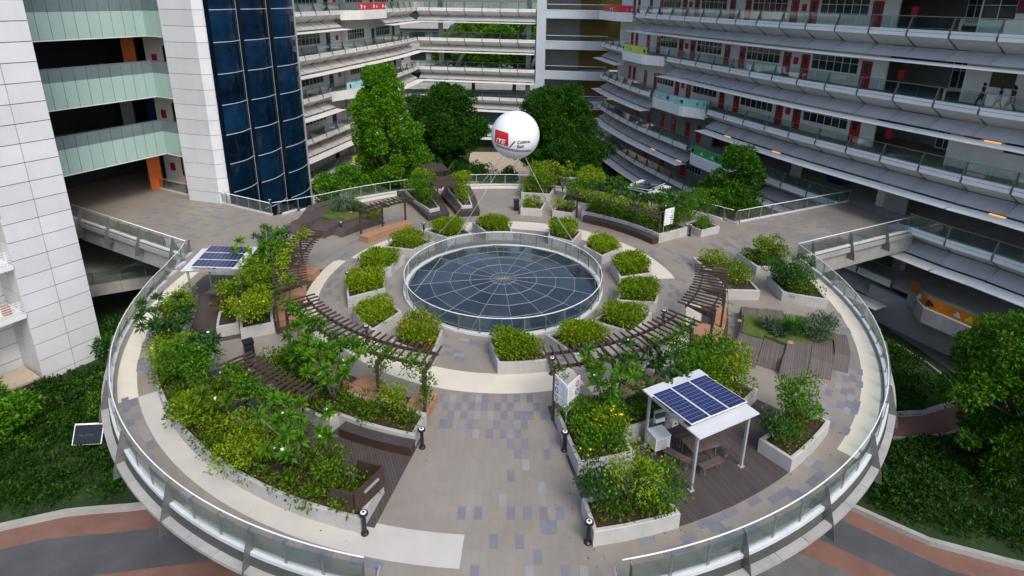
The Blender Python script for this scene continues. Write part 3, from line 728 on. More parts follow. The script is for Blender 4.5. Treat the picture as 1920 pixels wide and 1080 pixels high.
pergola('dark slatted pergola on the right of the planter ring', 11.0, 12.8, -38.5, -13, (-37, -26, -15), rp=12.7)
pergola('small open pergola over the terracotta bench at the back left', 11.3, 12.75, 126.5, 145.5, (145, 136, 127), z=2.2, rp=12.6)
pergola('vine covered pergola over the long black bench at back right', 11.5, 13.2, 31, 65, (32, 42, 53, 64), z=2.3, rp=13.1)
def pergola_box(label, corners, z, posts):
    c = np.mean(corners, 0); t = thing('pergola', label, 'pergola', (c[0], c[1], 0))
    a, b, c2, d = [Vector(p) for p in corners]; n = 13
    for i in range(n + 1):
        p = a.lerp(d, i / n); q = b.lerp(c2, i / n); m = (p + q) / 2; v = q - p
        bx('slat', 'pergola', t, (m.x, m.y, z), (v.length, .07, .09), math.atan2(v.y, v.x))
    for f in (.15, .85):
        p = a.lerp(b, f); q = d.lerp(c2, f); m = (p + q) / 2; v = q - p
        bx('beam', 'pergola', t, (m.x, m.y, z - .1), (v.length, .06, .12), math.atan2(v.y, v.x))
    for x, y in posts: bx('post', 'pergola', t, (x, y, z / 2), (.11, .11, z))
pergola_box('low dark pergola spanning the two dark benches at the back', [(-5.4, 12.4), (-3.75, 13.0), (-4.65, 15.5), (-6.7, 14.9)], 2.25, [(-5.35, 12.5), (-3.95, 13.1), (-6.45, 14.7), (-4.9, 15.2)])
pergola_box('dark pergola against the back parapet behind the two benches', [(-6.8, 16.6), (-4.9, 17.1), (-5.7, 19.3), (-7.6, 18.6)], 2.3, [(-6.7, 16.8), (-5.1, 17.2), (-5.8, 19.0), (-7.3, 18.5)])

# ------------------------------------------------------------------ solar shelters
def shelter(label, o, ux, vy, wdt, dep, z, glab):
    """o: front post corner, ux: direction along the front, panels in three columns"""
    ang = math.atan2(ux[1], ux[0]); t = thing('solar_shelter', label, 'shelter', (o[0], o[1], 0), ang)
    for i, (x, y) in enumerate(((.12, .12), (wdt - .12, .12), (.12, dep - .12), (wdt - .12, dep - .12))):
        q = MB().box((x, y, z / 2), (.09, .09, z)).box((x, y, .01), (.2, .2, .02)).obj('post', 'galv', t, loc=(0, 0, 0))
    sl = .05
    MB().box((wdt / 2, .17, z + .03), (wdt + .16, .62, .045)).obj('roof_sheet', 'roof_white', t, loc=(0, 0, 0)); MB().box((wdt / 2, dep - .14, z + .06), (wdt + .16, .5, .045)).obj('roof_sheet', 'roof_white', t, loc=(0, 0, 0))
    MB().box((wdt / 2, dep / 2, z - .03), (wdt + .02, .06, .1)).box((.03, dep / 2, z - .03), (.06, dep, .1)).box((wdt - .03, dep / 2, z - .03), (.06, dep, .1)).obj('roof_frame', 'galv', t, loc=(0, 0, 0))
    pw = wdt / 3; y0, y1 = .36, dep - .30
    for k in range(3):
        M_ = Matrix.Rotation(rad(4.5), 3, 'X')
        p = MB().box((0, 0, 0), (pw - .02, y1 - y0, .03)).mesh('panel_mesh', 'white_metal'); ob = bpy.data.objects.new('solar_panel', p); link(ob, t)
        ob.location = (pw * (k + .5), (y0 + y1) / 2, z + .16); ob.rotation_euler = (rad(-4), 0, 0)
        c = MB().box((0, 0, .018), (pw - .08, y1 - y0 - .06, .012)).mesh('cell_mesh', 'solar'); oc = bpy.data.objects.new('cells', c); link(oc, ob)
    return t
shelter('steel shelter with three blue solar panels over a picnic table at front right', (6.83, -16.2), (2.44, 1.28), None, 2.76, 2.75, 2.45, '')
shelter('steel shelter with three blue solar panels at the left of the terrace', (-17.4, -.85), (-.02, -2.75) if 0 else (.25, -2.72), None, 2.85, 2.9, 2.5, '')
shelter('steel shelter with three blue solar panels at the back right', (11.35, 10.4), (1.6, 1.75), None, 2.5, 2.4, 2.5, '')

# picnic table with separate benches
def slat_table(t, w, d, h, n):
    for i in range(n): y = -d / 2 + d * (i + .5) / n; MB().box((0, y, h - .02), (w, d / n - .015, .04)).obj('slat', 'table_wood', t, loc=(0, 0, 0))
    for sx in (-1, 1):
        MB().tube([(sx * (w / 2 - .12), -d / 2 + .06, 0.02), (sx * (w / 2 - .12), -d / 2 + .06, h - .05), (sx * (w / 2 - .12), d / 2 - .06, h - .05), (sx * (w / 2 - .12), d / 2 - .06, .02), (sx * (w / 2 - .12), -d / 2 + .06, .02)], .025, 5).obj('leg', 'steel', t, loc=(0, 0, 0))
ta = math.atan2(.44, 1.16)
pt = thing('picnic_table', 'brown slatted picnic table under the front solar shelter', 'table', (7.6, -14.45, .012), ta); slat_table(pt, 1.2, .85, .75, 8)
for (x, y, rz, lab) in ((6.68, -14.82, ta - PI / 2 + .5, 'brown slatted bench left of the picnic table'), (7.83, -15.2, ta + .08, 'brown slatted bench in front of the picnic table'), (7.35, -13.72, ta, 'brown slatted bench behind the picnic table'), (8.45, -14.1, ta - PI / 2 + .4, 'brown slatted bench right of the picnic table')):
    b_ = thing('picnic_bench', lab, 'bench', (x, y, .012), rz, 'benches round the picnic table'); slat_table(b_, 1.0, .32, .45, 4)
for (x, y, rz, lab) in ((-16.2, -2.3, 1.4, 'dark slatted table under the left solar shelter'),):
    b_ = thing('picnic_table', lab, 'table', (x, y, .012), rz); slat_table(b_, 1.2, .8, .74, 7)
# white battery cabinet
cb = thing('battery_cabinet', 'white metal cabinet on legs beside the picnic table', 'cabinet', (6.15, -14.0, .012), .35)
MB().box((0, 0, .50), (.66, .62, .56)).obj('body', 'white_metal', cb, loc=(0, 0, 0)); MB().box((0, 0, .795), (.70, .66, .03)).obj('lid', 'white_metal', cb, loc=(0, 0, 0)); MB().box((-.05, -.318, .5), (.46, .012, .4)).obj('door', 'panel_grey', cb, loc=(0, 0, 0))
for sx in (-1, 1):
    for sy in (-1, 1): MB().box((sx * .29, sy * .27, .11), (.05, .05, .22)).obj('leg', 'galv', cb, loc=(0, 0, 0))
rk = thing('electrical_rack', 'grey rack of control boxes behind the white cabinet', 'rack', (6.25, -13.45, .012), .35)
MB().box((0, 0, .7), (.5, .06, 1.4)).obj('frame', 'galv', rk, loc=(0, 0, 0))
for k, z in enumerate((.75, .98, 1.2)): MB().box((0, -.07, z), (.42, .1, .16)).obj('box', 'steel_dark' if k != 1 else 'white_metal', rk, loc=(0, 0, 0))
# water tap box near the rack
tb = thing('meter_box', 'small white meter box on the planter wall behind the table', 'box', (6.95, -13.2, .5), .5); MB().box((0, 0, .12), (.3, .16, .26)).obj('body', 'white_metal', tb, loc=(0, 0, 0)); MB().lathe([(.05, 0), (.05, .05)], 8, (0, -.1, .12)).obj('dial', 'ring_red', tb, loc=(0, 0, 0))

# ------------------------------------------------------------------ timber box on planter, toys
tbx = thing('timber_box', 'dark brown timber screen box on the end of the long left planter', 'box', (-4.75, -17.1, 0))
Z0, Z1 = .625, 1.42
q = [(-5.5, -17.5), (-4.66, -17.74), (-3.96, -16.52), (-4.92, -16.22)]
def panel(name, p0, p1, t, m, z0, z1, th=.07):
    v = Vector(p1) - Vector(p0); c = (Vector(p0) + Vector(p1)) / 2; return bx(name, m, t, (c.x, c.y, (z0 + z1) / 2), (v.length, th, z1 - z0), math.atan2(v.y, v.x))
panel('side', q[0], (q[1][0] - .05, q[1][1] + .015), tbx, 'dark_wood', Z0, Z1); panel('side', q[1], (q[2][0], q[2][1]), tbx, 'dark_wood', Z0, Z1 + .002); panel('side', (q[2][0] - .05, q[2][1] + .02), q[3], tbx, 'dark_wood', Z0, Z1)
o = panel('handle', (-4.42, -17.43), (-4.08, -16.84), tbx, 'galv', 1.16, 1.22, .09)
o = thing('teapot', 'small yellow planter toy inside the timber screen box', 'toy', (-4.6, -16.75, .56)); MB().lathe([(.08, 0), (.14, .08), (.13, .18), (.05, .24)], 10).obj('body', 'toy_yellow', o, True, loc=(0, 0, 0)); MB().tube([(.12, 0, .1), (.2, 0, .16), (.22, 0, .2)], .025, 6).obj('spout', 'toy_yellow', o, loc=(0, 0, 0))
for k, (x, y) in enumerate(((-5.6, -17.15), (-5.35, -17.0))):
    o = thing('garden_ball', ['teal garden ball left of the timber screen box', 'teal garden ball right beside the timber screen box'][k], 'ball', (x, y, .56)); MB().lathe([(.02, 0), (.09, .03), (.12, .12), (.09, .21), (.02, .24)], 10).obj('ball', 'toy_teal', o, True, loc=(0, 0, 0)); MB().lathe([(.05, 0), (.05, .04)], 8).obj('foot', 'kerb', o, loc=(0, 0, -.02))

# ------------------------------------------------------------------ bollards and bins
for (x, y, w) in ((-4.35, -17.95, 'at the end of the long left planter'), (-3.02, -14.0, 'at the end of the dark timber bench'), (2.9, -18.25, 'at the corner of the bottom planter'), (2.5, -14.1, 'beside the yellow daisy planter'), (2.35, -9.15, 'between ring planter and front right pergola'), (-6.85, -6.45, 'below the front left pergola slats'), (-9.35, -.35, 'left of the ring planters by the cream band'), (8.65, -4.6, 'by the ring planter right of the skylight'), (-11.95, 8.0, 'beside the back left timber mound'), (-5.9, 8.0, 'behind the back ring planters'), (13.75, 8.15, 'at the end of the back right planter'), (-19.0, 12.9, 'on the back left parapet floor')):
    t = thing('bollard_light', 'black bollard light ' + w, 'bollard', (x, y, 0), group='bollard lights')
    MB().lathe([(.13, 0), (.13, .06), (.075, .1), (.065, .72), (.08, .74)], 10).obj('post', 'black_metal', t, loc=(0, 0, 0)); MB().lathe([(.05, .74), (.05, .82)], 8).obj('lens', 'balloon_white', t, loc=(0, 0, 0)); MB().lathe([(.15, .82), (.15, .88), (.14, .90)], 12).obj('cap', 'black_metal', t, loc=(0, 0, 0)); MB().lathe([(.10, .90), (.09, .912)], 10).obj('disc', 'balloon_white', t, loc=(0, 0, 0)); MB().lathe([(.04, .912), (.04, .93)], 8).obj('screw', 'black_metal', t, loc=(0, 0, 0))
for (x, y, rz, lab) in ((.95, 13.4, .1, 'black litter bin standing by the back planter'), (-12.15, -8.0, .6, 'black litter bin between the left planters')):
    t = thing('litter_bin', lab, 'bin', (x, y, 0), rz); MB().box((0, 0, .45), (.42, .42, .8)).obj('body', 'black_metal', t, loc=(0, 0, 0)); MB().box((0, 0, .9), (.48, .48, .1)).obj('lid', 'black_metal', t, loc=(0, 0, 0)); MB().box((0, -.215, .72), (.3, .01, .1)).obj('slot', 'dark_in', t, loc=(0, 0, 0))
    MB().box((.0, 0, .03), (.3, .3, .06)).obj('foot', 'steel_dark', t, loc=(0, 0, 0))

# ------------------------------------------------------------------ sign boards
def ring(mb, c, R, w, ax, n=14, mi=0):
    vs = []
    for i in range(n):
        a = 2 * PI * i / n
        for r in (R - w, R): vs.append((c[0] + ax[0] * r * math.cos(a), c[1] + ax[1] * r * math.cos(a), c[2] + r * math.sin(a)))
    mb.add(vs, [(2 * i, 2 * i + 1, (2 * i + 3) % (2 * n), (2 * i + 2) % (2 * n)) for i in range(n)], mi)
def board(t, p, ang, w, h, z0, mirror=1):
    """upright white board facing local -y turned by ang, printed with three coloured rings and grey text lines"""
    ax = (math.cos(ang), math.sin(ang)); nn = (math.sin(ang), -math.cos(ang))
    def at(u, z, d=.0): return (p[0] + ax[0] * u + nn[0] * d, p[1] + ax[1] * u + nn[1] * d, z)
    MB().box((*at(w / 2, 0)[:2], z0 + h / 2), (w, .03, h), ang).obj('board', 'balloon_white', t)
    for k, (mt, z) in enumerate((('ring_red', .78), ('ring_blue', .48), ('ring_green', .2))):
        for s in (1, -1):
            mb = MB(); ring(mb, at(w * (.76 if mirror > 0 else .24), z0 + h * z, .02 * s), .13, .05, ax)
            mb.obj('ring_print', mt, t)
    mb = MB()
    for s in (1, -1):
        for k in range(9):
            z = z0 + h * (.12 + .09 * k); u0 = w * (.08 if mirror > 0 else .5); L_ = w * (.36 if k % 3 else .24)
            a, b = at(u0, z, .02 * s), at(u0 + L_, z, .02 * s); mb.add([a, b, (b[0], b[1], b[2] + .025), (a[0], a[1], a[2] + .025)], [(0, 1, 2, 3)])
    o = mb.obj('text_print', 'ink_grey', t); o['kind'] = 'stuff'
    return at
def sign(label, x, y, a1, a2, zb=.6):
    t = thing('sign_board', label, 'sign', (x, y, zb)); bx('pole', 'galv', t, (x, y, zb + .75), (.05, .05, 1.7))
    board(t, (x + .03 * math.cos(a1), y + .03 * math.sin(a1)), a1, .9, 1.25, zb + .45, 1)
    if a2 is not None: board(t, (x + .03 * math.cos(a2), y + .03 * math.sin(a2)), a2, .9, 1.25, zb + .45, 1)
sign('folded white sign board with coloured rings in the yellow daisy planter', 2.62, -13.2, rad(118), rad(52))
sign('white sign board with coloured rings at the end of the back right pergola', 11.5, 7.2, rad(32), None, .7)
sign('white sign board with coloured rings hidden among the left planter bushes', -13.9, 1.0, rad(-100), rad(-20), .6)

# ------------------------------------------------------------------ stepped timber mounds
def mound(label, blocks, mtop, turf, stones, m):
    c = P2(blocks[2][0], (blocks[2][2] + blocks[2][3]) / 2); t = thing('timber_mound', label, 'planter mound', (*c, 0))
    for (r0, r1, lo, hi, sl, h) in blocks:
        mb = MB(); n = 8; vs = []; angs = [lo, lo + sl] + list(np.linspace(lo + sl, hi - sl, n))[1:-1] + [hi - sl, hi]; zz = [0.02] + [h] * (len(angs) - 2) + [.05]
        for a, z in zip(angs, zz): vs += [(*P2(r0 + .01, a), z), (*P2(r1 - .01, a), z), (*P2(r0 + .01, a), 0.001), (*P2(r1 - .01, a), .001)]
        k = len(angs); fs = []
        for i in range(k - 1): fs += [(4 * i, 4 * i + 1, 4 * i + 5, 4 * i + 4), (4 * i + 2, 4 * i, 4 * i + 4, 4 * i + 6), (4 * i + 1, 4 * i + 3, 4 * i + 7, 4 * i + 5)]
        mb.add(vs, fs).obj('timber_step', m, t)
    o = MB().prism(ccw(turf), .3, mtop).obj('turf', 'turf', t)
    for (x, y, z, s) in stones:
        mb = MB().lathe([(.02, 0), (s, s * .15), (s * .8, s * .5), (s * .2, s * .7)], 7, (x, y, z)); mb.obj('stone', 'rock', t)
    return t
mound('stepped grey timber mound with turf and grasses on the right', [(13.65, 14.82, -35.6, -14, 1.7, .66), (14.82, 15.87, -34.0, -13, 1.6, .58), (15.87, 16.97, -35.4, -15, 1.6, .70), (16.97, 17.97, -31.9, -17.5, 1.5, .60), (17.97, 18.65, -28.6, -19.5, 1.4, .68)], .74,
      arc(13.75, -28.2, -20) + [P2(15.5, -19), P2(17.0, -20.5), P2(17.95, -21.5), P2(17.95, -23.4), P2(17.0, -23.8), P2(17.0, -26.2), P2(15.9, -26.6), P2(15.9, -28.4), P2(14.8, -27.2), P2(14.8, -28.6)], [(14.2, -7.35, .6, .22), (13.9, -7.2, .6, .15), (12.9, -5.85, .6, .16), (16.2, -6.85, .6, .2), (12.5, -5.2, .6, .14)], 'mound_timber')
mound('stepped dark timber mound with grass tree at the back left', [(13.7, 14.7, 132, 148.5, 2.2, .52), (14.7, 15.78, 130, 151.8, 2.2, .64), (15.78, 16.9, 128, 149, 2.0, .52), (16.9, 18.0, 129.5, 153.5, 2.0, .66), (18.0, 19.0, 131, 147.5, 1.9, .54), (19.0, 19.9, 131, 144, 1.8, .64)], .72,
      [P2(14.8, 136), P2(14.8, 143), P2(15.8, 143), P2(15.8, 145), P2(16.9, 145), P2(16.9, 142), P2(18.0, 142), P2(18.0, 135), P2(16, 133.5)], [(-11.9, 10.6, .62, .2), (-12.9, 11.2, .62, .15)], 'mound_timber_left')

# ================================================================== BUILDINGS
H = 4.85
def dense(pts, n=10):
    P = np.array(pts, float); P = np.vstack([2 * P[0] - P[1], P, 2 * P[-1] - P[-2]]); out = []
    for i in range(1, len(P) - 2):
        for k in range(n):
            t = k / n; a, b, c, d = P[i - 1], P[i], P[i + 1], P[i + 2]
            out.append(.5 * (2 * b + (c - a) * t + (2 * a - 5 * b + 4 * c - d) * t * t + (3 * b - a - 3 * c + d) * t ** 3))
    return np.vstack([out, P[-2]])
class Curve:
    def __init__(s, pts, side):
        s.D = dense(pts); s.S = np.concatenate([[0], np.cumsum(np.hypot(*np.diff(s.D, axis=0).T))]); s.side = side; s.L = float(s.S[-1])
        T = np.gradient(s.D, axis=0); T /= np.hypot(T[:, 0], T[:, 1])[:, None]; s.T = T
    def at(s, q, e=0.):
        x = np.interp(q, s.S, s.D[:, 0]); y = np.interp(q, s.S, s.D[:, 1]); tx = np.interp(q, s.S, s.T[:, 0]); ty = np.interp(q, s.S, s.T[:, 1])
        l = math.hypot(tx, ty); tx /= l; ty /= l
        return (x - ty * e * s.side, y + tx * e * s.side)
    def ang(s, q):
        tx = np.interp(q, s.S, s.T[:, 0]); ty = np.interp(q, s.S, s.T[:, 1]); return math.atan2(ty, tx)
def swept(name, m, parent, cv, s0, s1, prof, n=None, loc=None):
    """closed profile [(e,z)...] swept along a facade curve"""
    n = n or max(1, int(math.ceil((s1 - s0) / 3.1))); k = len(prof); vs = []
    for i in range(n + 1):
        q = s0 + (s1 - s0) * i / n
        for e, z in prof: x, y = cv.at(q, e); vs.append((x, y, z))
    fs = [(i * k + j, i * k + (j + 1) % k, (i + 1) * k + (j + 1) % k, (i + 1) * k + j) for i in range(n) for j in range(k)]
    fs += [tuple(range(k - 1, -1, -1)), tuple(n * k + j for j in range(k))]
    return MB().add(vs, fs).obj(name, m, parent)
BAY = 3.03
BK = {}
def bracket_mesh(m1, m2):
    if (m1, m2) in BK: return BK[(m1, m2)]
    a = radial_plate([(-.38, 1.2), (-.30, 1.2), (.10, -.02), (.04, -.30), (-.10, -.30), (-.14, .0)], .10)
    k = radial_plate([(.06, -.26), (-.04, -.24), (-1.40, -1.02), (-1.34, -1.14)], .13); a.add(k.v, k.f, 0)
    k = radial_plate([(-1.34, -1.02), (-1.26, -1.00), (-.02, -1.68), (-.08, -1.76)], .07); a.add(k.v, k.f, 1)
    BK[(m1, m2)] = a.mesh('bracket_mesh', [m1, m2]); return BK[(m1, m2)]
def gallery(bld, cv, lev, s0, s1, skip=(), sty=None, rails=2, wall_e=-2.85, shelf=True, walls=True, phase=.06, deep=-9.0):
    """one access gallery: floor slab with white edge, glass rail, brackets, hanging louvres and light shelves"""
    z = H * lev; fw_, lo_, sf_ = sty
    fl = swept('gallery_floor', 'concrete', bld, cv, s0, s1, [(-.12, z - .02), (-.12, z - .28), (-1.2, z - .62), (deep, z - .62), (deep, z - .02)])
    k0 = math.ceil((s0 - phase) / BAY - .01); ks = [k * BAY + phase for k in range(k0, int((s1 - phase) / BAY) + 1)]
    br_ = bracket_mesh('fin_grey', 'galv'); out = []
    edges = sorted(set([s0] + ks + [s1]))
    for a, b in zip(edges[:-1], edges[1:]):
        if b - a < .4: continue
        m = (a + b) / 2; inb = any(p <= m <= q for p, q in skip)
        ang = cv.ang(m); L_ = math.dist(cv.at(a), cv.at(b)); c = Vector((*((Vector(cv.at(a)) + Vector(cv.at(b))) / 2), 0))
        cs = cv.side; nrm = Vector((-math.sin(ang), math.cos(ang), 0)) * cs
        def pbox(nm, mt, e, zz, de, dz_, tilt=0., l=L_ - .05):
            q = c + nrm * e; return bx(nm, mt, fl, (q.x, q.y, zz), (l, de, dz_), rot=(tilt * cs, 0, ang))
        if not inb:
            pbox('fascia_panel', fw_, -.10, z + .13, .20, .20); pbox('fascia_panel', fw_, 0.0, z - .13, .16, .27, l=L_ - .16)
            pbox('soffit_panel', sf_, -.68, z - .67, 1.56, .03, rad(29.7))
            for r in range(rails):
                d = Vector((math.cos(ang), math.sin(ang), 0)) * (L_ / rails) * (r - (rails - 1) / 2); q = c + d + nrm * -.28
                bx('glass_panel', 'rail_glass', fl, (q.x, q.y, z + .68), (L_ / rails - .06, .012, .84), ang)
            q = c + nrm * -.32; bx('handrail', 'steel', fl, (q.x, q.y, z + 1.16), (L_, .05, .05), ang)
            if shelf:
                pbox('louvre_panel', lo_, -.70, z - 1.44, 1.36, .03, rad(-28)); pbox('louvre_rail', 'galv', -.08, z - 1.78, .06, .06)
                pbox('light_shelf', fw_, .62, z - 2.02, 1.45, .05, rad(-2), l=L_ - .03)
    for k in ks:
        if any(p < k < q for p, q in skip): continue
        ang = cv.ang(k); x, y = cv.at(k); place('bracket', br_, fl, (x, y, z), ang + PI / 2 * cv.side)
    if walls:
        W_ = swept('wall', 'warm_white' if sty[0] == 'warm_white' else 'white_paint', bld, cv, s0, s1, [(wall_e, z), (wall_e, z + H - .63), (wall_e - .15, z + H - .63), (wall_e - .15, z)])
    return fl
def door(bld, cv, s, w, z, m, e=-2.83, h=2.2):
    ang = cv.ang(s); x, y = cv.at(s, e); d = bx('door', m, bld, (x, y, z + h / 2), (w, .05, h), ang)
    x, y = cv.at(s, e + .035); o = bpy.data.objects.new('door_window', ubox('glass_window')); link(o, d); o.location = (0, .9 * cv.side, .22); o.scale = (.42, .6, .38); return d
PANE = {}
def window(bld, cv, a, b, z, n, e=-2.83, zb=1.0, h=1.35, frame='white_metal'):
    m = (a + b) / 2; ang = cv.ang(m); L_ = math.dist(cv.at(a, e), cv.at(b, e)); x, y = cv.at(m, e); zc = z + zb + h / 2
    key = (round(L_, 1), n, h, frame)
    if key not in PANE:
        mb = MB().box((0, 0, h / 2), (L_, .08, .06)).box((0, 0, -h / 2), (L_, .08, .06)).box((0, 0, h * .12), (L_ - .06, .06, .04))
        for i in range(n + 1): mb.box((-L_ / 2 + L_ * i / n, 0, 0), (.05, .07, h - .06))
        PANE[key] = (mb.mesh('frame_mesh', frame), MB().box((0, 0, 0), (L_ / n - .05, .03, h - .05)).mesh('pane_mesh', 'glass_window'))
    w = place('window', PANE[key][0], bld, (x, y, zc), ang)
    for i in range(n):
        o = bpy.data.objects.new('pane', PANE[key][1]); link(o, w); o.location = (-L_ / 2 + L_ * (i + .5) / n, 0, 0)
    return w
def balcony(bld, cv, lev, a, b, out, prints, fm, rest=None, hh=.95):
    """bulging balcony with a solid white edge, glass, handrail and printed banners"""
    z = H * lev; n = 18; qs = np.linspace(a, b, n + 1)
    def ee(i):
        t = i / n; f = min(1., t / .28, (1 - t) / .18); f = max(0, f); return out * (f * f * (3 - 2 * f))
    vs = []; ed = [cv.at(q, ee(i)) for i, q in enumerate(qs)]
    fl = MB()
    inn = [cv.at(q, -1.3) for q in qs]
    vs = [(x, y, z + .02) for x, y in ed] + [(x, y, z + .02) for x, y in inn] + [(x, y, z - .75) for x, y in ed] + [(x, y, z - .75) for x, y in inn]
    m = n + 1; fs = []
    for i in range(n): fs += [(i, i + 1, m + i + 1, m + i), (2 * m + i, 3 * m + i, 3 * m + i + 1, 2 * m + i + 1)]
    fs += [(0, m, 3 * m, 2 * m), (n, 2 * m + n, 3 * m + n, m + n)]
    B = fl.add(vs, fs).obj('balcony', 'soffit', bld)
    vs = []
    for i, q in enumerate(qs):
        x, y = cv.at(q, ee(i)); x2, y2 = cv.at(q, ee(i) + .12); vs += [(x, y, z + .22), (x2, y2, z + .22), (x2, y2, z - hh), (x, y, z - hh)]
    fs = []
    for i in range(n):
        for j in range(4): fs.append((4 * i + j, 4 * i + (j + 1) % 4, 4 * i + 4 + (j + 1) % 4, 4 * i + 4 + j))
    fs += [(3, 2, 1, 0), (4 * n, 4 * n + 1, 4 * n + 2, 4 * n + 3)]
    MB().add(vs, fs).obj('fascia', fm, B)
    MB().tube([(*cv.at(q, ee(i) - .06), z + 1.18) for i, q in enumerate(qs)], .03, 6).obj('handrail', 'steel', B)
    k = len(prints); per = n / k
    for j, pm in enumerate(prints):
        i0, i1 = int(j * per), int((j + 1) * per); mb = MB(); vs = []
        for i in range(i0, i1 + 1): x, y = cv.at(qs[i], ee(i) - (.03 if pm else .05)); vs += [(x, y, z + .26), (x, y, z + 1.12)]
        mb.add(vs, [(2 * i, 2 * i + 2, 2 * i + 3, 2 * i + 1) for i in range(i1 - i0)]); o = mb.obj('banner' if pm else 'glass_panel', pm or 'rail_glass', B)
        if pm:
            # printed figures and blocks of lettering colour on the banner face
            mids = [(i0 + .7, .55, .28, rest[j % len(rest)][0]), (i0 + 1.9, .5, .22, rest[j % len(rest)][1])]
            for (fi, zc, sz, mt) in mids:
                q = a + (b - a) * fi / n; e = ee(fi) + .0; x, y = cv.at(q, e); ang = cv.ang(q); p_ = MB()
                ax = (math.cos(ang), math.sin(ang)); vs = []
                for t_ in range(9):
                    th = 2 * PI * t_ / 9; rr = sz * (1 + .35 * math.sin(3 * th + j)); vs.append((x + ax[0] * rr * math.cos(th), y + ax[1] * rr * math.cos(th), z + zc + .12 + rr * .9 * math.sin(th)))
                p_.add(vs, [tuple(range(9))]).obj('banner_print', mt, B)
    return B
# ---------------------------------------------------------------- right block
RC = Curve([(39.5, -6), (37.6, -3), (35.8, 0.3), (33.6, 5.1), (32.2, 7.7), (29.8, 13), (27.3, 18.5), (25.1, 24.2), (23.0, 30.2), (21.2, 36), (19.4, 41.5), (17.8, 47), (16.5, 53), (15.5, 59), (14.9, 64.0)], 1)
rb = thing('teaching_block', 'long curved white teaching block with red doors on the right', 'building', (33, 12, GZ))
RS = ('white_metal', 'louvre', 'soffit')
RL = RC.L
lim = {4: (0, RL, ((61.5, 74.8),)), 3: (0, RL, ((61.5, 74.8),)), 2: (0, RL, ((52, 62.8),)), 1: (0, RL, ((42.8, 53.2),)), 0: (0, RL, ((17.8, 24.6), (33.3, 44.2))), -1: (0, RL, ((5.0, 16.8),))}
for lv, (a, b, sk_) in lim.items():
    if lv == 0: pass
    gallery(rb, RC, lv, a, b, sk_, RS, walls=False, shelf=True)
balcony(rb, RC, 3, 61.5, 74.6, 1.2, ['red_print', 'red_print', None], 'white_metal', [('cyan_print', 'cloth_white'), ('cloth_white', 'cyan_print')])
balcony(rb, RC, 2, 52, 62.8, 1.3, [None, 'lime_print', 'lime_print', 'lime_print'], 'white_metal', [('cyan_print', 'cloth_black'), ('cloth_navy', 'cloth_white'), ('cyan_print', 'green_print')])
balcony(rb, RC, 1, 42.8, 53.2, 1.4, ['teal_print', 'cyan_print', 'teal_print', 'teal_print'], 'white_metal', [('green_print', 'red_print'), ('cloth_black', 'lime_print'), ('maroon', 'cloth_white'), ('cloth_white', 'cyan_print')])
balcony(rb, RC, 0, 33.3, 44.2, 1.5, [None, 'green_print', 'green_print', 'green_print', 'green_print'], 'white_metal', [('cloth_black', 'cloth_white'), ('green_print', 'cloth_white')])
balcony(rb, RC, -1, 4.0, 16.8, 1.9, [None, 'orange_print', 'orange_print', 'orange_print', 'orange_print'], 'concrete_white', [('cloth_black', 'cyan_print'), ('lime_print', 'cloth_white')])
# walls per level with openings left for the dark lobbies
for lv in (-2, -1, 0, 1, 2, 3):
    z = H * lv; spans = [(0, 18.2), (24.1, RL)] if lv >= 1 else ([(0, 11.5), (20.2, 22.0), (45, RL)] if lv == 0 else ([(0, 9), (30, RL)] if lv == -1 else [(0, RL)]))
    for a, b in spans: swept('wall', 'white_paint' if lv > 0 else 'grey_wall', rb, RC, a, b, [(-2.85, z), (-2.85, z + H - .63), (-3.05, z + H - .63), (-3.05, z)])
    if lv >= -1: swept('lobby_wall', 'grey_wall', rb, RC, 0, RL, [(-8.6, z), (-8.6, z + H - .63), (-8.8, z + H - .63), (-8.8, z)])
swept('roof', 'concrete', rb, RC, 0, RL, [(0, H * 5), (0, H * 5 + .3), (-14, H * 5 + .3), (-14, H * 5)])
swept('base_wall', 'louvre', rb, RC, 4.0, 20.0, [(-.1, GZ), (-.1, -H - .8), (-.4, -H - .8), (-.4, GZ)])
for lv in (1, 2, 3):
    z = H * lv
    for s in (25.9, 32.5, 34.8, 41.4, 44.0, 50.5, 53.1, 59.0, 62.3, 66.6, 68.5): door(rb, RC, s, .95, z, 'red_door')
    for a, b, n in ((26.7, 31.7, 6), (35.7, 40.6, 6), (45.0, 49.6, 6), (53.9, 58.3, 6)): window(rb, RC, a, b, z, n)
    for s in (33.6, 51.8): x, y = RC.at(s, -2.78); bx('hose_reel_box', 'red_door', rb, (x, y, z + 1.5), (.42, .18, .62), RC.ang(s))
    window(rb, RC, 18.3, 20.6, z, 4, e=-5.5, zb=.6, h=2.2)
    x, y = RC.at(23.0, -3.2); bx('hose_reel_box', 'red_door', rb, (x, y, z + 1.4), (.5, .2, .8), RC.ang(23))
for s, c_ in ((47.5, 'red_door'), (49.8, 'red_door'), (53, 'red_door'), (56, 'red_door'), (60, 'red_door'), (64, 'red_door')): door(rb, RC, s, .95, 0, c_)
for s in (50, 55, 60): door(rb, RC, s, .95, -H, 'red_door')
for s0_, s1_ in ((46.2, 49.2), (57, 60.5)): window(rb, RC, s0_, s1_, -H, 5)
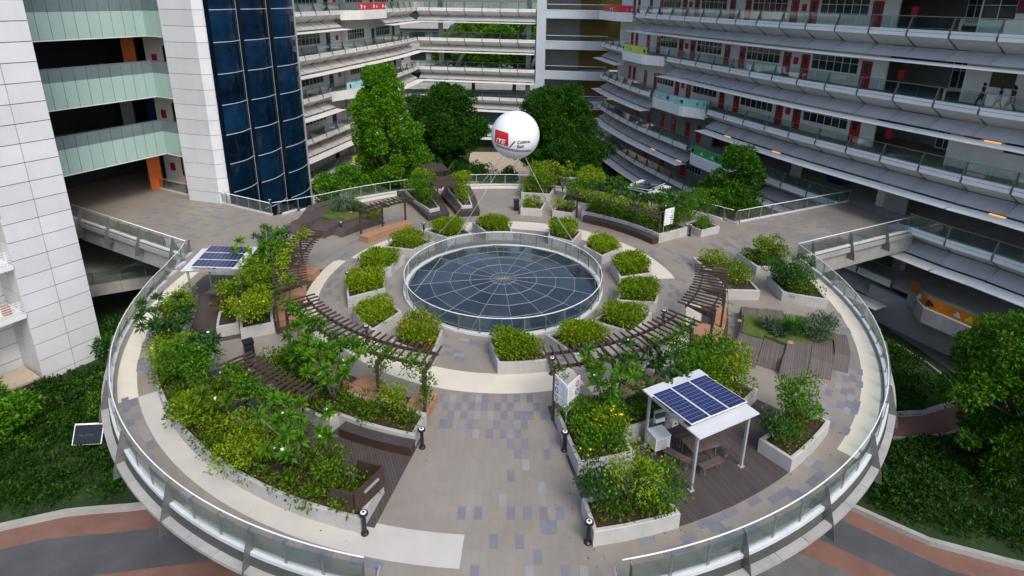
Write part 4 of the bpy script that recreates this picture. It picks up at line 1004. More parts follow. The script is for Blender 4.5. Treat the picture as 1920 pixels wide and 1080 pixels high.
# notice boards on the near white wall
for (s, lv, w, hh, m, zz) in ((14.6, 3, 2.2, 1.6, 'maroon', 2.0), (15.6, 2, 1.5, 1.1, 'olive_board', 1.6), (16.6, 1, 1.1, .7, 'orange', 2.0), (13.6, 1, 1.3, .8, 'board_teal', 1.9), (14.2, 0, 1.1, .35, 'maroon', 2.6), (11.8, 0, 1.2, .35, 'maroon', 2.6)):
    x, y = RC.at(s, -2.80); bx('notice_board', m, rb, (x, y, H * lv + zz + .3), (w, .05, hh), RC.ang(s))
window(rb, RC, 15.9, 18.1, 3 * H, 2, zb=1.0, h=1.6)
for o in list(rb.children)[-1:]:
    for p_ in o.children: p_.data = ubox('blue_door') if 0 else p_.data
# columns in the lower lobbies
for s, lv in ((22.5, 0), (32, 0), (39, 0), (28, -1), (20, -1), (36, -1)):
    x, y = RC.at(s, -3.4); bx('column', 'grey_wall' if lv else 'concrete_white', rb, (x, y, H * lv + 2.1), (.7, .7, 4.2), RC.ang(s))
for s, lv, m in ((41.3, 0, 'blue_door'), (42.6, 0, 'blue_door'), (29, 0, 'blue_door'), (46.4, 0, 'orange'), (48.4, 0, 'orange')):
    x, y = RC.at(s, -5.4); bx('lobby_panel', m, rb, (x, y, H * lv + 1.4), (1.6, .3, 2.8), RC.ang(s))
# lit tubes tucked above the light shelves
for s, lv in ((14.0, 2), (12.6, 1), (38.6, 1), (31.6, 1), (47, 0), (53, 0)):
    x, y = RC.at(s, -.08); bx('tube_light', 'tube_glow', rb, (x, y, H * lv - 1.93), (1.0, .08, .05), RC.ang(s))

# ---------------------------------------------------------------- far left block behind the trees
LC = Curve([(-30.5, 16), (-27.5, 24), (-25.0, 31), (-22.9, 38), (-20.8, 46), (-18.6, 54.5), (-16.8, 62.5), (-15.4, 72.0)], -1)
lb = thing('teaching_block', 'cream teaching block with blue doors behind the blue glass tower', 'building', (-23, 45, GZ))
LS = ('warm_white', 'louvre_warm', 'soffit')
skl = {4: (), 3: ((31, 43.5),), 2: (), 1: ((27.5, 42),), 0: (), -1: ((27.5, 42),)}
for lv in (-1, 0, 1, 2, 3, 4): gallery(lb, LC, lv, 14, LC.L, skl[lv], LS, walls=True, phase=1.2)
balcony(lb, LC, 3, 31, 43.5, 1.3, [None, 'red_print', 'red_print', 'red_print'], 'warm_white', [('cyan_print', 'cloth_white'), ('cloth_white', 'cloth_white')])
balcony(lb, LC, 1, 27.5, 42, 1.3, [None, 'cyan_print', 'teal_print', 'cyan_print', None], 'warm_white', [('lime_print', 'red_print'), ('cloth_black', 'cloth_white')])
balcony(lb, LC, -1, 27.5, 42, 1.3, [None, 'lime_print', 'cyan_print', 'teal_print', None], 'warm_white', [('cyan_print', 'cloth_navy'), ('green_print', 'cloth_white')])
for lv in (-1, 0, 1, 2, 3):
    z = H * lv
    for s in (24.2, 32.5, 45.5, 54.5): door(lb, LC, s, 1.0, z, 'blue_door')
    for a, b, n in ((25.5, 30.5, 6), (36.5, 42.5, 8), (46.5, 52.5, 8)): window(lb, LC, a, b, z, n)
    x, y = LC.at(34.6, -2.78); bx('hose_reel_box', 'red_door', lb, (x, y, z + 1.5), (.42, .18, .62), LC.ang(34.6))
    x, y = LC.at(36.0, -2.4); bx('column', 'warm_white', lb, (x, y, z + 2.1), (.5, .6, 4.2), LC.ang(36))
swept('roof', 'concrete', lb, LC, 14, LC.L, [(0, H * 5), (0, H * 5 + .3), (-12, H * 5 + .3), (-12, H * 5)])

# ---------------------------------------------------------------- open link corridor at the back
CC = Curve([(-15.3, 72.2), (-9, 71.0), (-2, 69.6), (4.6, 68.2)], -1)
cb_ = thing('link_corridor', 'open five storey corridor with sunshades joining the two blocks', 'building', (-5, 71, GZ))
for lv in (-1, 0, 1, 2, 3, 4): gallery(cb_, CC, lv, 0, CC.L, (), ('white_paint', 'louvre', 'soffit'), walls=False, rails=2, phase=2.2, deep=-4.0)
for s in (3, 18.5):
    x, y = CC.at(s, -3.8); bx('column', 'concrete_white', cb_, (x, y, (5 * H + GZ) / 2), (.7, .7, 5 * H - GZ), CC.ang(s))
for lv in (-1, 0, 1, 2, 3):
    q = [CC.at(s, -3.9) for s in (0, CC.L)]; v = Vector(q[1]) - Vector(q[0]); c = (Vector(q[0]) + Vector(q[1])) / 2
    bx('glass_panel', 'rail_glass', cb_, (c.x, c.y, H * lv + .6), (v.length, .02, 1.0), math.atan2(v.y, v.x))
for k, (s, lv) in enumerate(((17, 2), (19, 1), (4, 2), (5.5, 1))):
    p0 = CC.at(s, -4.2); p1 = CC.at(s + 2.2, -6.5); MB().tube([(p0[0], p0[1], H * lv), (p1[0], p1[1], H * lv + 4.2)], .28, 8).obj('brace', 'concrete_white', cb_)

# ---------------------------------------------------------------- distant block seen through the corridor
fb = thing('distant_block', 'distant grey white block glimpsed through the open corridor floors', 'building', (0, 118, GZ))
bx('wall', 'grey_wall', fb, (0, 122, 2), (90, 8, 21), 0)
for lv in range(-1, 4):
    bx('floor_band', 'concrete_white', fb, (0, 117.4, H * lv), (90, 1.2, 1.3), 0)
    for k in range(-6, 7): bx('window', 'glass_window', fb, (k * 5.5, 117.95, H * lv + 2.4), (3.8, .14, 1.8), 0)
# ---------------------------------------------------------------- lift tower
lt = thing('lift_tower', 'pale blue grey lift tower with wide openings behind the trees', 'building', (10, 69, GZ))
A0, A1 = Vector((4.75, 68.1)), Vector((16.2, 66.0)); dv = (A1 - A0).normalized(); nv = Vector((dv.y, -dv.x)); la = math.atan2(dv.y, dv.x); WL = (A1 - A0).length
def lbx(nm, m, u0, u1, e0, e1, z0, z1):
    c = A0 + dv * (u0 + u1) / 2 + nv * (e0 + e1) / 2; return bx(nm, m, lt, (c.x, c.y, (z0 + z1) / 2), (u1 - u0, e1 - e0, z1 - z0), la)
lbx('pier', 'fascia_blue', 0, 1.5, -.6, 0, GZ, 5.3 * H)
lbx('rear_wall', 'grey_wall', 0, WL, -6.2, -6.0, GZ, 5.3 * H)
for lv in (-1, 0, 1, 2, 3, 4):
    z = H * lv; lbx('spandrel', 'fascia_blue', 1.5, WL + .3, -.6, 0, z - 1.15, z + .12); lbx('coping', 'white_paint', 1.48, WL + .32, -.64, .05, z + .12, z + .2); lbx('floor', 'concrete', 1.5, WL + .3, -6.0, -.6, z - .3, z - .02)
    lbx('ochre_panel', 'ochre', WL * .57, WL + 2.0, -5.95, -5.8, z, z + H - .3); lbx('glass_panel', 'rail_glass', 1.6, WL, -.35, -.33, z + .2, z + .9); lbx('handrail', 'white_metal', 1.6, WL, -.37, -.31, z + 1.0, z + 1.06)

# ---------------------------------------------------------------- near left block
nb = thing('entrance_block', 'left block with pale green glass balustrades above the bridge', 'building', (-31, 13, GZ))
c0, c1, c2 = Vector((-33.3, 8.6)), Vector((-28.85, 16.75)), Vector((-26.4, 15.4))
def seg(p, q, n):
    for i in range(n): yield p.lerp(q, i / n), p.lerp(q, (i + 1) / n)
inn = Vector((-.878, .479))
for lv in (-1, 0, 1, 2, 3, 4):
    z = H * lv
    poly = [tuple(c0 - (c1 - c0) * 1.2), tuple(c1), tuple(c2 + Vector((.4, -.2))), (-24.5, 21), (-39, 30), (-54, 6)]
    if lv != 0: MB().prism(ccw(poly), z - .85 if lv > 0 else z - 1.3, z).obj('floor_slab', 'floor_in' if 0 else 'concrete', nb)
    else: MB().prism(ccw(poly), z - 1.3, z - .01).obj('floor_slab', 'floor_in', nb)
    if lv >= 1:
        runs = [(c0, c1, 11), (c1, c2, 3)]
        for p, q, n in runs:
            for a, b in seg(p, q, n):
                m = (a + b) / 2; v = b - a; ang = math.atan2(v.y, v.x); l = v.length - .03
                w = Vector((v.y, -v.x)).normalized() * .06
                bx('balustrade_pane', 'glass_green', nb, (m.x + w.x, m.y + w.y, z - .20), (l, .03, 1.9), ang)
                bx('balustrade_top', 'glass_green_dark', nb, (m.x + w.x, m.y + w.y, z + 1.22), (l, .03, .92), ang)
                bx('balustrade_post', 'steel_dark', nb, (a.x, a.y, z + .3), (.05, .05, 2.6), ang)
            v = q - p; m = (p + q) / 2; bx('handrail', 'steel', nb, (m.x, m.y, z + 1.72), (v.length, .06, .05), math.atan2(v.y, v.x))
            bx('slab_edge', 'white_paint', nb, (m.x, m.y, z - 1.19), (v.length, .2, .06), math.atan2(v.y, v.x))
# inner walls, orange column, door and windows
def wseg(nm, m, p, q, z0, z1, th=.2):
    v = Vector(q) - Vector(p); c = (Vector(p) + Vector(q)) / 2; return bx(nm, m, nb, (c.x, c.y, (z0 + z1) / 2), (v.length, th, z1 - z0), math.atan2(v.y, v.x))
for lv in (-1, 0, 1, 2, 3):
    z = H * lv
    wseg('wall', 'white_paint', (-31.3, 20.4), (-26.0, 18.2), z, z + 4.0)
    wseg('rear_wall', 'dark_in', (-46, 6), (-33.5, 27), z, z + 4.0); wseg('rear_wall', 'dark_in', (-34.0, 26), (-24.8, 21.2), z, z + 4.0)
    p, q = Vector((-29.2, 19.46)), Vector((-26.8, 18.46)); f = wseg('window', 'steel_dark', p, q, z + .9, z + 2.7, .24)
    for k in range(3):
        a = p.lerp(q, (k + .08) / 3); b = p.lerp(q, (k + .92) / 3); o = bx('pane', 'glass_window', f, ((a.x + b.x) / 2, (a.y + b.y) / 2, z + 1.8), (1, 1, 1)); 
        o.location = ((k - 1) / 3, 0, 0); o.scale = (.28, 1.1, .9)
    if lv == 1: wseg('door', 'blue_door', (-32.2, 20.75), (-31.2, 20.35), z, z + 3.2, .24); 
    x, y = (-30.3, 19.85); bx('hose_reel_box', 'red_door', nb, (x, y, z + 1.6), (.5, .2, .7), -.41)
for lv, x, y in ((0, -31.2, 18.5), (2, -32.6, 20.2), (0, -28.0, 18.4), (1, -34.5, 21.5)):
    MB().box((0, 0, 2.0), (.95, .95, 4.0)).obj('column', 'orange' if lv != 1 else 'grey_wall', nb, loc=Vector((x, y, H * lv)) + wl(nb)).rotation_euler = (0, 0, .45)

# white fin wall at the far left
fwl = thing('fin_wall', 'tall white panelled wall at the left edge', 'wall', (-30, 3.3, GZ))
f0, f1 = Vector((-31.0, 1.68)), Vector((-29.0, 4.88)); fd = (f1 - f0).normalized(); fn = Vector((fd.y, -fd.x)); fa = math.atan2(fd.y, fd.x); FW = (f1 - f0).length
c = (f0 + f1) / 2 - fn * 1.6; bx('core', 'joint', fwl, (c.x, c.y, (GZ + 26) / 2), (FW - .05, 3.15, 26 - GZ), fa)
R0 = 5.28 - 12 * 1.2125
for k in range(30):
    za = R0 + 1.2125 * k; zb_ = za + 1.2125
    if zb_ < GZ: continue
    za = max(za, GZ)
    for u0, u1 in ((0, FW / 2), (FW / 2, FW)):
        c = f0 + fd * (u0 + u1) / 2; bx('wall_panel', 'panel_grey', fwl, (c.x, c.y, (za + zb_) / 2), (u1 - u0 - .03, .06, zb_ - za - .05), fa)
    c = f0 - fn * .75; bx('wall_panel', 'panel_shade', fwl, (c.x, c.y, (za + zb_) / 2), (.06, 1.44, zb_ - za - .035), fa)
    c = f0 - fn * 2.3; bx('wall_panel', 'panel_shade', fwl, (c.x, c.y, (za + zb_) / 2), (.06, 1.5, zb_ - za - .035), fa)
# stair hall recessed to its left: back wall, two railed landings, steps
sh_ = thing('stair_hall', 'recessed stair hall with railed landings left of the white wall', 'building', (-33.5, 1, GZ))
p0 = f0 - fn * 3.1; p1 = p0 - fd * 12
c = (p0 + p1) / 2; bx('rear_wall', 'white_paint', sh_, (c.x, c.y, (GZ + 26) / 2), (12, .2, 26 - GZ), fa)
for k in range(8):
    bx('wall_joint', 'joint', sh_, (c.x + fn.x * .105, c.y + fn.y * .105, GZ + 1.2125 * k + .9), (12, .01, .03), fa)
for lv, zz in ((0, -3.35), (1, .1), (2, 3.6), (3, 7.1)):
    c = f0 - fd * 3.2 - fn * 1.4; bx('landing', 'white_paint', sh_, (c.x, c.y, zz), (6.3, 3.0, .3), fa)
    for j in range(6):
        c = f0 - fd * 3.2 + fn * .05; bx('rail', 'white_metal', sh_, (c.x, c.y, zz + .25 + .16 * j), (6.3, .03, .035), fa)
    for j in range(4):
        c = f0 - fd * (.3 + 1.9 * j) + fn * .05; bx('post', 'white_metal', sh_, (c.x, c.y, zz + .6), (.04, .05, 1.0), fa)
    c = f0 - fd * 3.0 - fn * 2.9; bx('door', 'blue_door', sh_, (c.x, c.y, zz + 1.4), (2.2, .1, 2.4), fa)
c = f0 - fd * .75 - fn * .75; bx('crate', 'terracotta', sh_, (c.x, c.y, -2.9), (.4, .4, .6), fa)
for j in range(5):
    c = f0 - fd * 2.0 + fn * (-1.2 + .32 * j); bx('step', 'sandstone', sh_, (c.x, c.y, GZ + .48 - .16 * j), (3.6, 2.4 if j == 0 else .34, .16), fa)
    if j: bx('riser', 'sandstone', sh_, (c.x, c.y, GZ + (.40 - .16 * j) / 2), (3.58, .3, max(.02, .40 - .16 * j)), fa)

# white column and blue glass bays
wc = thing('panelled_column', 'white panelled corner column left of the blue glass', 'column', (-24.8, 15.5, GZ))
k0, k1, k2 = Vector((-26.7, 15.2)), Vector((-23.75, 14.35)), Vector((-22.95, 14.75))
MB().prism(ccw([tuple(k0 + Vector((.1, .1))), tuple(k1 + Vector((0, .1))), tuple(k2 + Vector((-.08, .06))), (-21.0, 20.5), (-25.5, 20.5)]), GZ, 26).obj('core', 'joint', wc)
R0 = -1.5 - 6 * 1.2125
for k in range(29):
    za = max(GZ, R0 + 1.2125 * k); zb_ = R0 + 1.2125 * (k + 1)
    if zb_ <= GZ: continue
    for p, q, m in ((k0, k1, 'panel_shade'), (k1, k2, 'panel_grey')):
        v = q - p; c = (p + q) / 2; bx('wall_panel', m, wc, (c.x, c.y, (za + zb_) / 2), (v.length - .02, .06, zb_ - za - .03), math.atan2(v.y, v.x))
bt = thing('glass_tower', 'dark blue glass tower of three faceted bays on the left', 'building', (-21, 19, GZ))
bays = [((-22.95, 14.6), (-22.55, 14.55), (-21.75, 17.35)), ((-21.8, 17.3), (-21.35, 17.35), (-20.5, 20.4)), ((-20.55, 20.35), (-20.05, 20.4), (-19.35, 23.85))]
MB().prism(ccw([(-22.9, 14.9), (-21.9, 17.5), (-20.7, 20.6), (-19.6, 23.7), (-24, 26), (-27, 18)]), GZ, 26).obj('core', 'dark_in', bt)
B0 = -1.5 - 3 * 2.425
mat('transom', (.42, .43, .45), .4, .05, 1)
for (a, b, c) in bays:
    a, b, c = Vector(a), Vector(b), Vector(c); v = c - b; w = Vector((v.y, -v.x)).normalized()
    NB = 8; cur = [b + v * (i / NB) + w * (.30 * math.sin(PI * i / NB)) for i in range(NB + 1)]
    pm = None; tm_ = None
    for k in range(15):
        za = max(GZ, B0 + 2.425 * k); zb_ = B0 + 2.425 * (k + 1)
        if zb_ <= GZ: continue
        vs = [(p.x, p.y, za + .03) for p in cur] + [(p.x, p.y, zb_ - .03) for p in cur]
        MB().add(vs, [(i, i + 1, NB + 2 + i, NB + 1 + i) for i in range(NB)]).obj('pane', 'glass_blue', bt, True)
        MB().tube([(p.x, p.y, zb_) for p in cur], .035, 4).obj('transom', 'transom', bt)
        m_ = (a + b) / 2; q = b - a; bx('side_pane', 'glass_blue_rim', bt, (m_.x, m_.y, (za + zb_) / 2), (q.length - .02, .05, zb_ - za - .06), math.atan2(q.y, q.x))
    bx('mullion', 'transom', bt, (c.x + w.x * .04, c.y + w.y * .04, (GZ + 26) / 2), (.10, .12, 26 - GZ), math.atan2(v.y, v.x))
# lower glass corridor below the left bridge
lg = thing('lower_corridor', 'dim glass railed corridor under the left bridge', 'corridor', (-28, 9, -H))
for a, b in seg(Vector((-33.5, 8.2)), Vector((-22.5, 13.6)), 7):
    m = (a + b) / 2; v = b - a; an = math.atan2(v.y, v.x); bx('slab', 'concrete', lg, (m.x, m.y + .6, -H - .2), (v.length, 1.6, .35), an); bx('glass_panel', 'rail_glass', lg, (m.x + .3, m.y - .1, -H + .55), (v.length - .06, .02, .95), an); bx('post', 'steel', lg, (a.x + .3, a.y - .1, -H + .5), (.05, .05, 1.1), an)
    bx('spandrel', 'concrete', lg, (m.x + .32, m.y - .16, -H - .45), (v.length - .02, .1, .9), an)

# ================================================================== PLANTS ON THE TERRACE
def cover(key, label, m, dens=10., hgt=.3, size=.13, seed=1, spread=.34, poly=None, z=None, fl=None, nfl=0, wr=.45, over=.0):
    """low continuous planting filling a bed, nobody could count the stems"""
    if poly is None: pl, Q, h = beds[key]; poly = inset(pl, .22 - over)
    else: h = z
    P = np.array(poly); area = abs(sum(P[i - 1][0] * P[i][1] - P[i][0] * P[i - 1][1] for i in range(len(P)))) / 2
    n = max(6, int(area * dens)); r = np.random.default_rng(seed); pts = sample_poly(poly, n, seed)
    sph = [(x, y, h + .02 + hgt * r.random(), spread * r.uniform(.7, 1.25), .8) for x, y in pts]
    me = from_spheres('cover_leaves', sph, 620 * (.13 / size) ** 2 * .95, size, wr, m, seed + 5, up=.7, zmin=h - .2)
    o = bpy.data.objects.new('ground_cover', me); COL.objects.link(o); tag(o, label, 'ground cover', kind='stuff')
    if nfl: f = sprinkle('blossoms', sph, nfl, .05, fl, seed + 9); f.parent = o
    return o, sph
cover('A', 'olive ground cover spilling over the long left planter', 'leaf_cover', 9, .3, .14, 101, over=.16)
cover('B', 'olive ground cover filling the stepped lower left planter', 'leaf_cover', 9, .22, .13, 102)
cover('C', 'dense green daisy foliage dotted with yellow flowers', 'leaf_mid', 11, .6, .12, 103, .36, fl='flower_yellow', nfl=50)
cover('C2', 'yellow flowering foliage behind the front solar shelter', 'leaf_lime', 8, .7, .13, 104, .4, fl='flower_yellow', nfl=35)
cover('D', 'variegated foliage in the bottom planter', 'leaf_cover', 10, .3, .13, 105)
cover('E', 'yellow green foliage in the right corner planter', 'leaf_cover', 10, .3, .13, 106)
cover('F', 'rusty green foliage in the planter on the right parapet', 'leaf_cover', 9, .4, .13, 107)
cover('G', 'rusty green foliage in the planter by the right bridge', 'leaf_cover', 9, .35, .13, 108)
cover('H1', 'lime foliage in the planter at the far end of the right pergola', 'leaf_lime', 9, .45, .12, 109, fl='flower_orange', nfl=8)
cover('H2', 'lime foliage in the planter beside the right pergola', 'leaf_lime', 9, .5, .12, 110, fl='flower_yellow', nfl=8)
cover('I', 'rusty lime foliage in the planter on the left parapet', 'leaf_cover', 10, .6, .13, 111, fl='flower_yellow', nfl=12)
cover('J1', 'green foliage with yellow flowers in front of the left shelter', 'leaf_mid', 9, .35, .13, 112, fl='flower_yellow', nfl=12)
cover('J2', 'tall mixed foliage behind the left pergola', 'leaf_mid', 9, .8, .14, 113, .42, fl='flower_yellow', nfl=30)
cover('L', 'rusty foliage behind the left solar shelter', 'leaf_rust', 9, .3, .13, 114)
cover('M1', 'lime foliage in the planter by the black bin', 'leaf_lime', 9, .5, .13, 115)
cover('M1b', 'lime foliage in the back parapet planter behind the bin', 'leaf_lime', 8, .8, .15, 116, .45)
cover('M2', 'lime foliage right of the back passage', 'leaf_lime', 9, .55, .13, 117)
cover('M2b', 'mixed green foliage at the back parapet right of the passage', 'leaf_mid', 7, .8, .15, 118, .45)
cover('N', 'green foliage in the long planter under the back right pergola', 'leaf_mid', 7, .5, .15, 119, .4)
cover('N2', 'green foliage in the small back right planter', 'leaf_mid', 8, .4, .13, 120)
cover('K', 'red tinged foliage in the left dark bench planter', 'leaf_mid', 8, 1.0, .14, 121, .42, fl='flower_orange', nfl=20)
cover('K2', 'lime foliage in the right dark bench planter', 'leaf_lime', 8, 1.0, .14, 122, .38)
# shoots that stand taller than the cover
def stems(pts, h, k, seed, z0, r0=.035, lean=.35):
    r = random.Random(seed); out = []; tips = []
    for x, y in pts:
        for j in range(k):
            a = 2 * PI * (j + r.random()) / k; l = lean * r.uniform(.4, 1.2) * h; hh = h * r.uniform(.8, 1.1)
            p = [(x, y, z0), (x + math.cos(a) * l * .25, y + math.sin(a) * l * .25, z0 + hh * .4), (x + math.cos(a) * l, y + math.sin(a) * l, z0 + hh)]
            out.append(p); tips.append(p[-1])
    return out, tips
def shrub(label, x, y, z0, h, w, m, seed, size=.15, flow=None, nf=0, stem='bark', k=6, wr=.45, dens=520, name='shrub', lo=.35):
    """small garden tree: forked stems and a loose crown of separate leaf clumps"""
    r = random.Random(seed); t = thing(name, label, 'shrub' if name == 'shrub' else 'tree', (x, y, z0))
    st, tips = stems([(0, 0)], h * .72, k, seed, 0, lean=w / h * .75); mb = MB()
    for p in st: mb.tube(p, [.035 * max(.7, h / 2), .026 * max(.7, h / 2), .012], 5)
    mb.obj('stem', stem, t, loc=(0, 0, 0)); sph = []
    for (tx, ty, tz) in tips:
        for j in range(3):
            R = w * r.uniform(.24, .40); sph.append((tx + r.uniform(-.4, .4) * w * .6, ty + r.uniform(-.4, .4) * w * .6, tz + r.uniform(-.28, .3) * h * .5, R, .8))
    for j in range(4): sph.append((r.uniform(-.4, .4) * w, r.uniform(-.4, .4) * w, h * r.uniform(lo, .7), w * r.uniform(.2, .32), .8))
    me = from_spheres('crown', sph, dens, size, wr, m, seed + 3, up=.3, zmin=.05, shell=.35); o = bpy.data.objects.new('crown', me); link(o, t); o['kind'] = 'stuff'
    if nf: f = sprinkle('blossoms', sph, nf, .06, flow, seed + 7); f.parent = t
    return t
def frangipani(label, x, y, z0, h, w, seed, m='leaf_deep', nf=6, k=5):
    """grey forked branches ending in whorls of long leaves"""
    r = random.Random(seed); t = thing('frangipani', label, 'tree', (x, y, z0)); mb = MB(); tips = []
    for j in range(k):
        a = 2 * PI * (j + r.random() * .6) / k; l = w * r.uniform(.35, .6); hh = h * r.uniform(.62, .9)
        p1 = (math.cos(a) * l * .35, math.sin(a) * l * .35, hh * .45); mb.tube([(0, 0, 0), p1], [.04, .03], 6)
        for s in (-1, 1):
            b = a + s * r.uniform(.3, .7); e = (p1[0] + math.cos(b) * l * .7, p1[1] + math.sin(b) * l * .7, hh * r.uniform(.85, 1.12)); mid = ((p1[0] + e[0]) / 2 + math.cos(b) * .05, (p1[1] + e[1]) / 2, (p1[2] + e[2]) / 2 - .02)
            mb.tube([p1, mid, e], [.03, .024, .018], 5); tips.append(e)
            tips.append((mid[0] + r.uniform(-.25, .25), mid[1] + r.uniform(-.25, .25), mid[2] + r.uniform(.05, .3)))
    mb.obj('branches', 'bark_pale', t, loc=(0, 0, 0))
    rg = np.random.default_rng(seed); C = []; A = []; Lg = []
    for e in tips:
        n = 40; az = rg.uniform(0, 2 * PI, n); el = rg.uniform(-.6, 1.1, n)
        d = np.stack([np.cos(az) * np.cos(el), np.sin(az) * np.cos(el), np.sin(el)], 1); C.append(np.array(e) + d * .03); A.append(d); Lg.append(rg.uniform(.24, .42, n))
    me = leaf_mesh('crown', np.vstack(C), np.vstack(A), np.concatenate(Lg), .30, m, seed, .06); o = bpy.data.objects.new('crown', me); link(o, t); o['kind'] = 'stuff'
    if nf: f = sprinkle('blossoms', [(e[0], e[1], e[2] + .05, .16, 1) for e in tips], nf, .06, 'flower_white', seed + 2); f.parent = t
    return t
z6 = .52
def pa(r, a): return P2(r, a)
shrub('round yellow flowering shrub at the left tip of the long left planter', *pa(17.6, -146), z6, 1.5, 1.5, 'leaf_lime', 201, .15, 'flower_yellow', 18)
shrub('green shrub next to the yellow shrub in the long left planter', *pa(17.3, -143), z6, 1.5, 1.2, 'leaf_mid', 202)
frangipani('dark leaved frangipani rising behind the yellow shrub at left', *pa(16.9, -142), z6, 2.1, 1.5, 203)
shrub('tall pale stemmed shrub in the upper half of the long left planter', *pa(17.4, -138.5), z6, 2.3, 1.5, 'leaf_mid', 204, stem='bark_pale', lo=.55)
shrub('feathery lime shrub halfway down the long left planter', *pa(17.7, -131), z6, 1.35, 1.5, 'leaf_lime', 205, .12)
frangipani('pale yellow leaved frangipani halfway down the long left planter', *pa(17.0, -129), z6, 2.3, 2.0, 206, 'leaf_cover', 8)
shrub('bright feathery shrub in the lower half of the long left planter', *pa(17.5, -120.5), z6, 1.3, 1.7, 'leaf_lime', 207, .12)
frangipani('tall frangipani with grey branches at the lower end of the long left planter', *pa(17.2, -114.5), z6, 2.7, 2.1, 208, 'leaf_mid', 8)
shrub('small twiggy shrub beside the dark timber screen box', *pa(17.4, -109.5), z6, 1.3, 1.0, 'leaf_cover', 209)
shrub('dark shrub at the upper end of the stepped lower left planter', *pa(14.0, -131), z6, 1.5, 1.5, 'leaf_cover', 210)
frangipani('frangipani growing through the front left pergola', *pa(13.6, -127.5), z6, 2.7, 2.2, 211, 'leaf_mid', 6)
frangipani('frangipani in the middle of the stepped lower left planter', *pa(13.7, -121), z6, 2.6, 2.0, 212, 'leaf_mid', 4)
shrub('thin upright shrub near the bollard end of the lower left planter', *pa(13.4, -108.5), z6, 1.5, .9, 'leaf_lime', 213, .11)
shrub('lush yellow flowered bush at the front of the left pergola planter', *pa(13.9, -157), z6, 1.7, 1.5, 'leaf_lime', 214, .15, 'flower_yellow', 18)
shrub('tall leafy bush in the middle of the left pergola planter', *pa(13.6, -166), z6, 2.6, 1.5, 'leaf_lime', 215, .16)
frangipani('tall frangipani at the far end of the left pergola planter', *pa(14.0, -175), z6, 3.1, 2.3, 216, 'leaf_mid', 5)
shrub('bright bush at the back of the left pergola planter', *pa(13.7, 178), z6, 2.2, 1.7, 'leaf_mid', 217)
frangipani('blue green frangipani behind the left solar shelter planter', *pa(14.6, 172), z6, 2.6, 2.0, 218, 'leaf_silver', 4)
shrub('drooping yellow shrub hiding the left shelter posts', *pa(15.2, -165), z6, 1.7, .95, 'leaf_lime', 219, .14, 'flower_yellow', 8)
shrub('small rusty shrub at the foot of the left shelter', *pa(15.6, -164), .3, 1.0, .8, 'leaf_rust', 220, .13)
frangipani('dark frangipani with bare stems in the left parapet planter', *pa(17.75, -155.5), z6, 2.0, 2.3, 221, 'leaf_deep', 0, 6)
shrub('lime shrub at the far end of the left parapet planter', *pa(17.8, -164), z6, 1.3, 1.5, 'leaf_lime', 222, .14, 'flower_yellow', 10)
frangipani('grey branched frangipani growing beside the folded sign board', *pa(13.3, -71), z6, 2.9, 2.3, 223, 'leaf_mid', 6)
shrub('yellow flowered mass beside the folded sign board', *pa(14.6, -73.5), z6, 1.2, 1.1, 'leaf_lime', 224, .13, 'flower_yellow', 14)
frangipani('dark frangipani between the front right pergola and the shelter', *pa(13.4, -63), z6, 2.7, 2.4, 225, 'leaf_deep', 3)
shrub('thin branched shrub behind the front solar shelter', *pa(13.6, -52), z6, 2.3, 1.8, 'leaf_mid', 226)
shrub('orange tipped shrub at the right end behind the front shelter', *pa(14.2, -47), z6, 1.7, 1.5, 'leaf_lime', 227, .14, 'flower_yellow', 14)
shrub('feathery bright green shrub in the bottom planter', *pa(17.9, -75.8), z6, 2.0, 1.1, 'leaf_lime', 228, .11)
shrub('dark shrub at the left end of the bottom planter', *pa(17.8, -79.2), z6, 1.5, .9, 'leaf_deep', 229)
shrub('dark red tipped shrub at the right end of the bottom planter', *pa(18.0, -72.6), z6, 1.3, 1.1, 'leaf_mid', 230, .14, 'flower_orange', 4)
shrub('tall dark shrub in the right corner planter', *pa(17.7, -48.0), z6, 1.9, 1.1, 'leaf_mid', 231)
shrub('low dark shrub at the left of the right corner planter', *pa(17.7, -53), z6, 1.3, .9, 'leaf_deep', 232)
shrub('leafy shrub standing in the planter by the right bridge', 17.2, 2.7, z6, 1.7, 1.2, 'leaf_lime', 233)
shrub('dark rounded shrub in the right parapet planter', 17.0, -1.0, z6, 1.5, 1.6, 'leaf_deep', 234)
shrub('small tree behind the black bin at the back', *pa(17.6, 79), z6, 2.4, 2.0, 'leaf_lime', 235, .17)
frangipani('tall frangipani against the back parapet planter', *pa(17.8, 73.5), z6, 2.6, 1.7, 236, 'leaf_lime', 3)
for k, (r_, a_, lab) in enumerate(((15.2, 58, 'first'), (15.4, 53, 'second'), (15.2, 47.5, 'third'), (15.5, 41.5, 'fourth'), (15.0, 36, 'fifth'))):
    frangipani('%s from the left of five frangipanis behind the back right pergola' % lab, *pa(r_, a_), z6, 2.5 + .2 * (k % 2), 2.2, 240 + k, 'leaf_mid' if k % 2 else 'leaf_deep', 3)
shrub('shrub at the right end of the back right planter', *pa(15.1, 33), z6, 1.8, 1.4, 'leaf_mid', 246)
shrub('tall lime shrub by the back parapet right of the balloon', *pa(18.1, 66), z6, 2.2, 1.8, 'leaf_lime', 247, .15)
shrub('thin shrub behind the back right shelter', *pa(18.4, 37.5), .0, 2.4, 1.8, 'leaf_mid', 248)
shrub('red tinged shrub in the left dark bench planter', -6.9, 14.3, .6, 2.0, 1.6, 'leaf_mid', 249, .15, 'flower_orange', 10)
shrub('slender lime shrub at the left bench pergola', -7.2, 16.2, .6, 2.4, 1.1, 'leaf_lime', 250, .15)
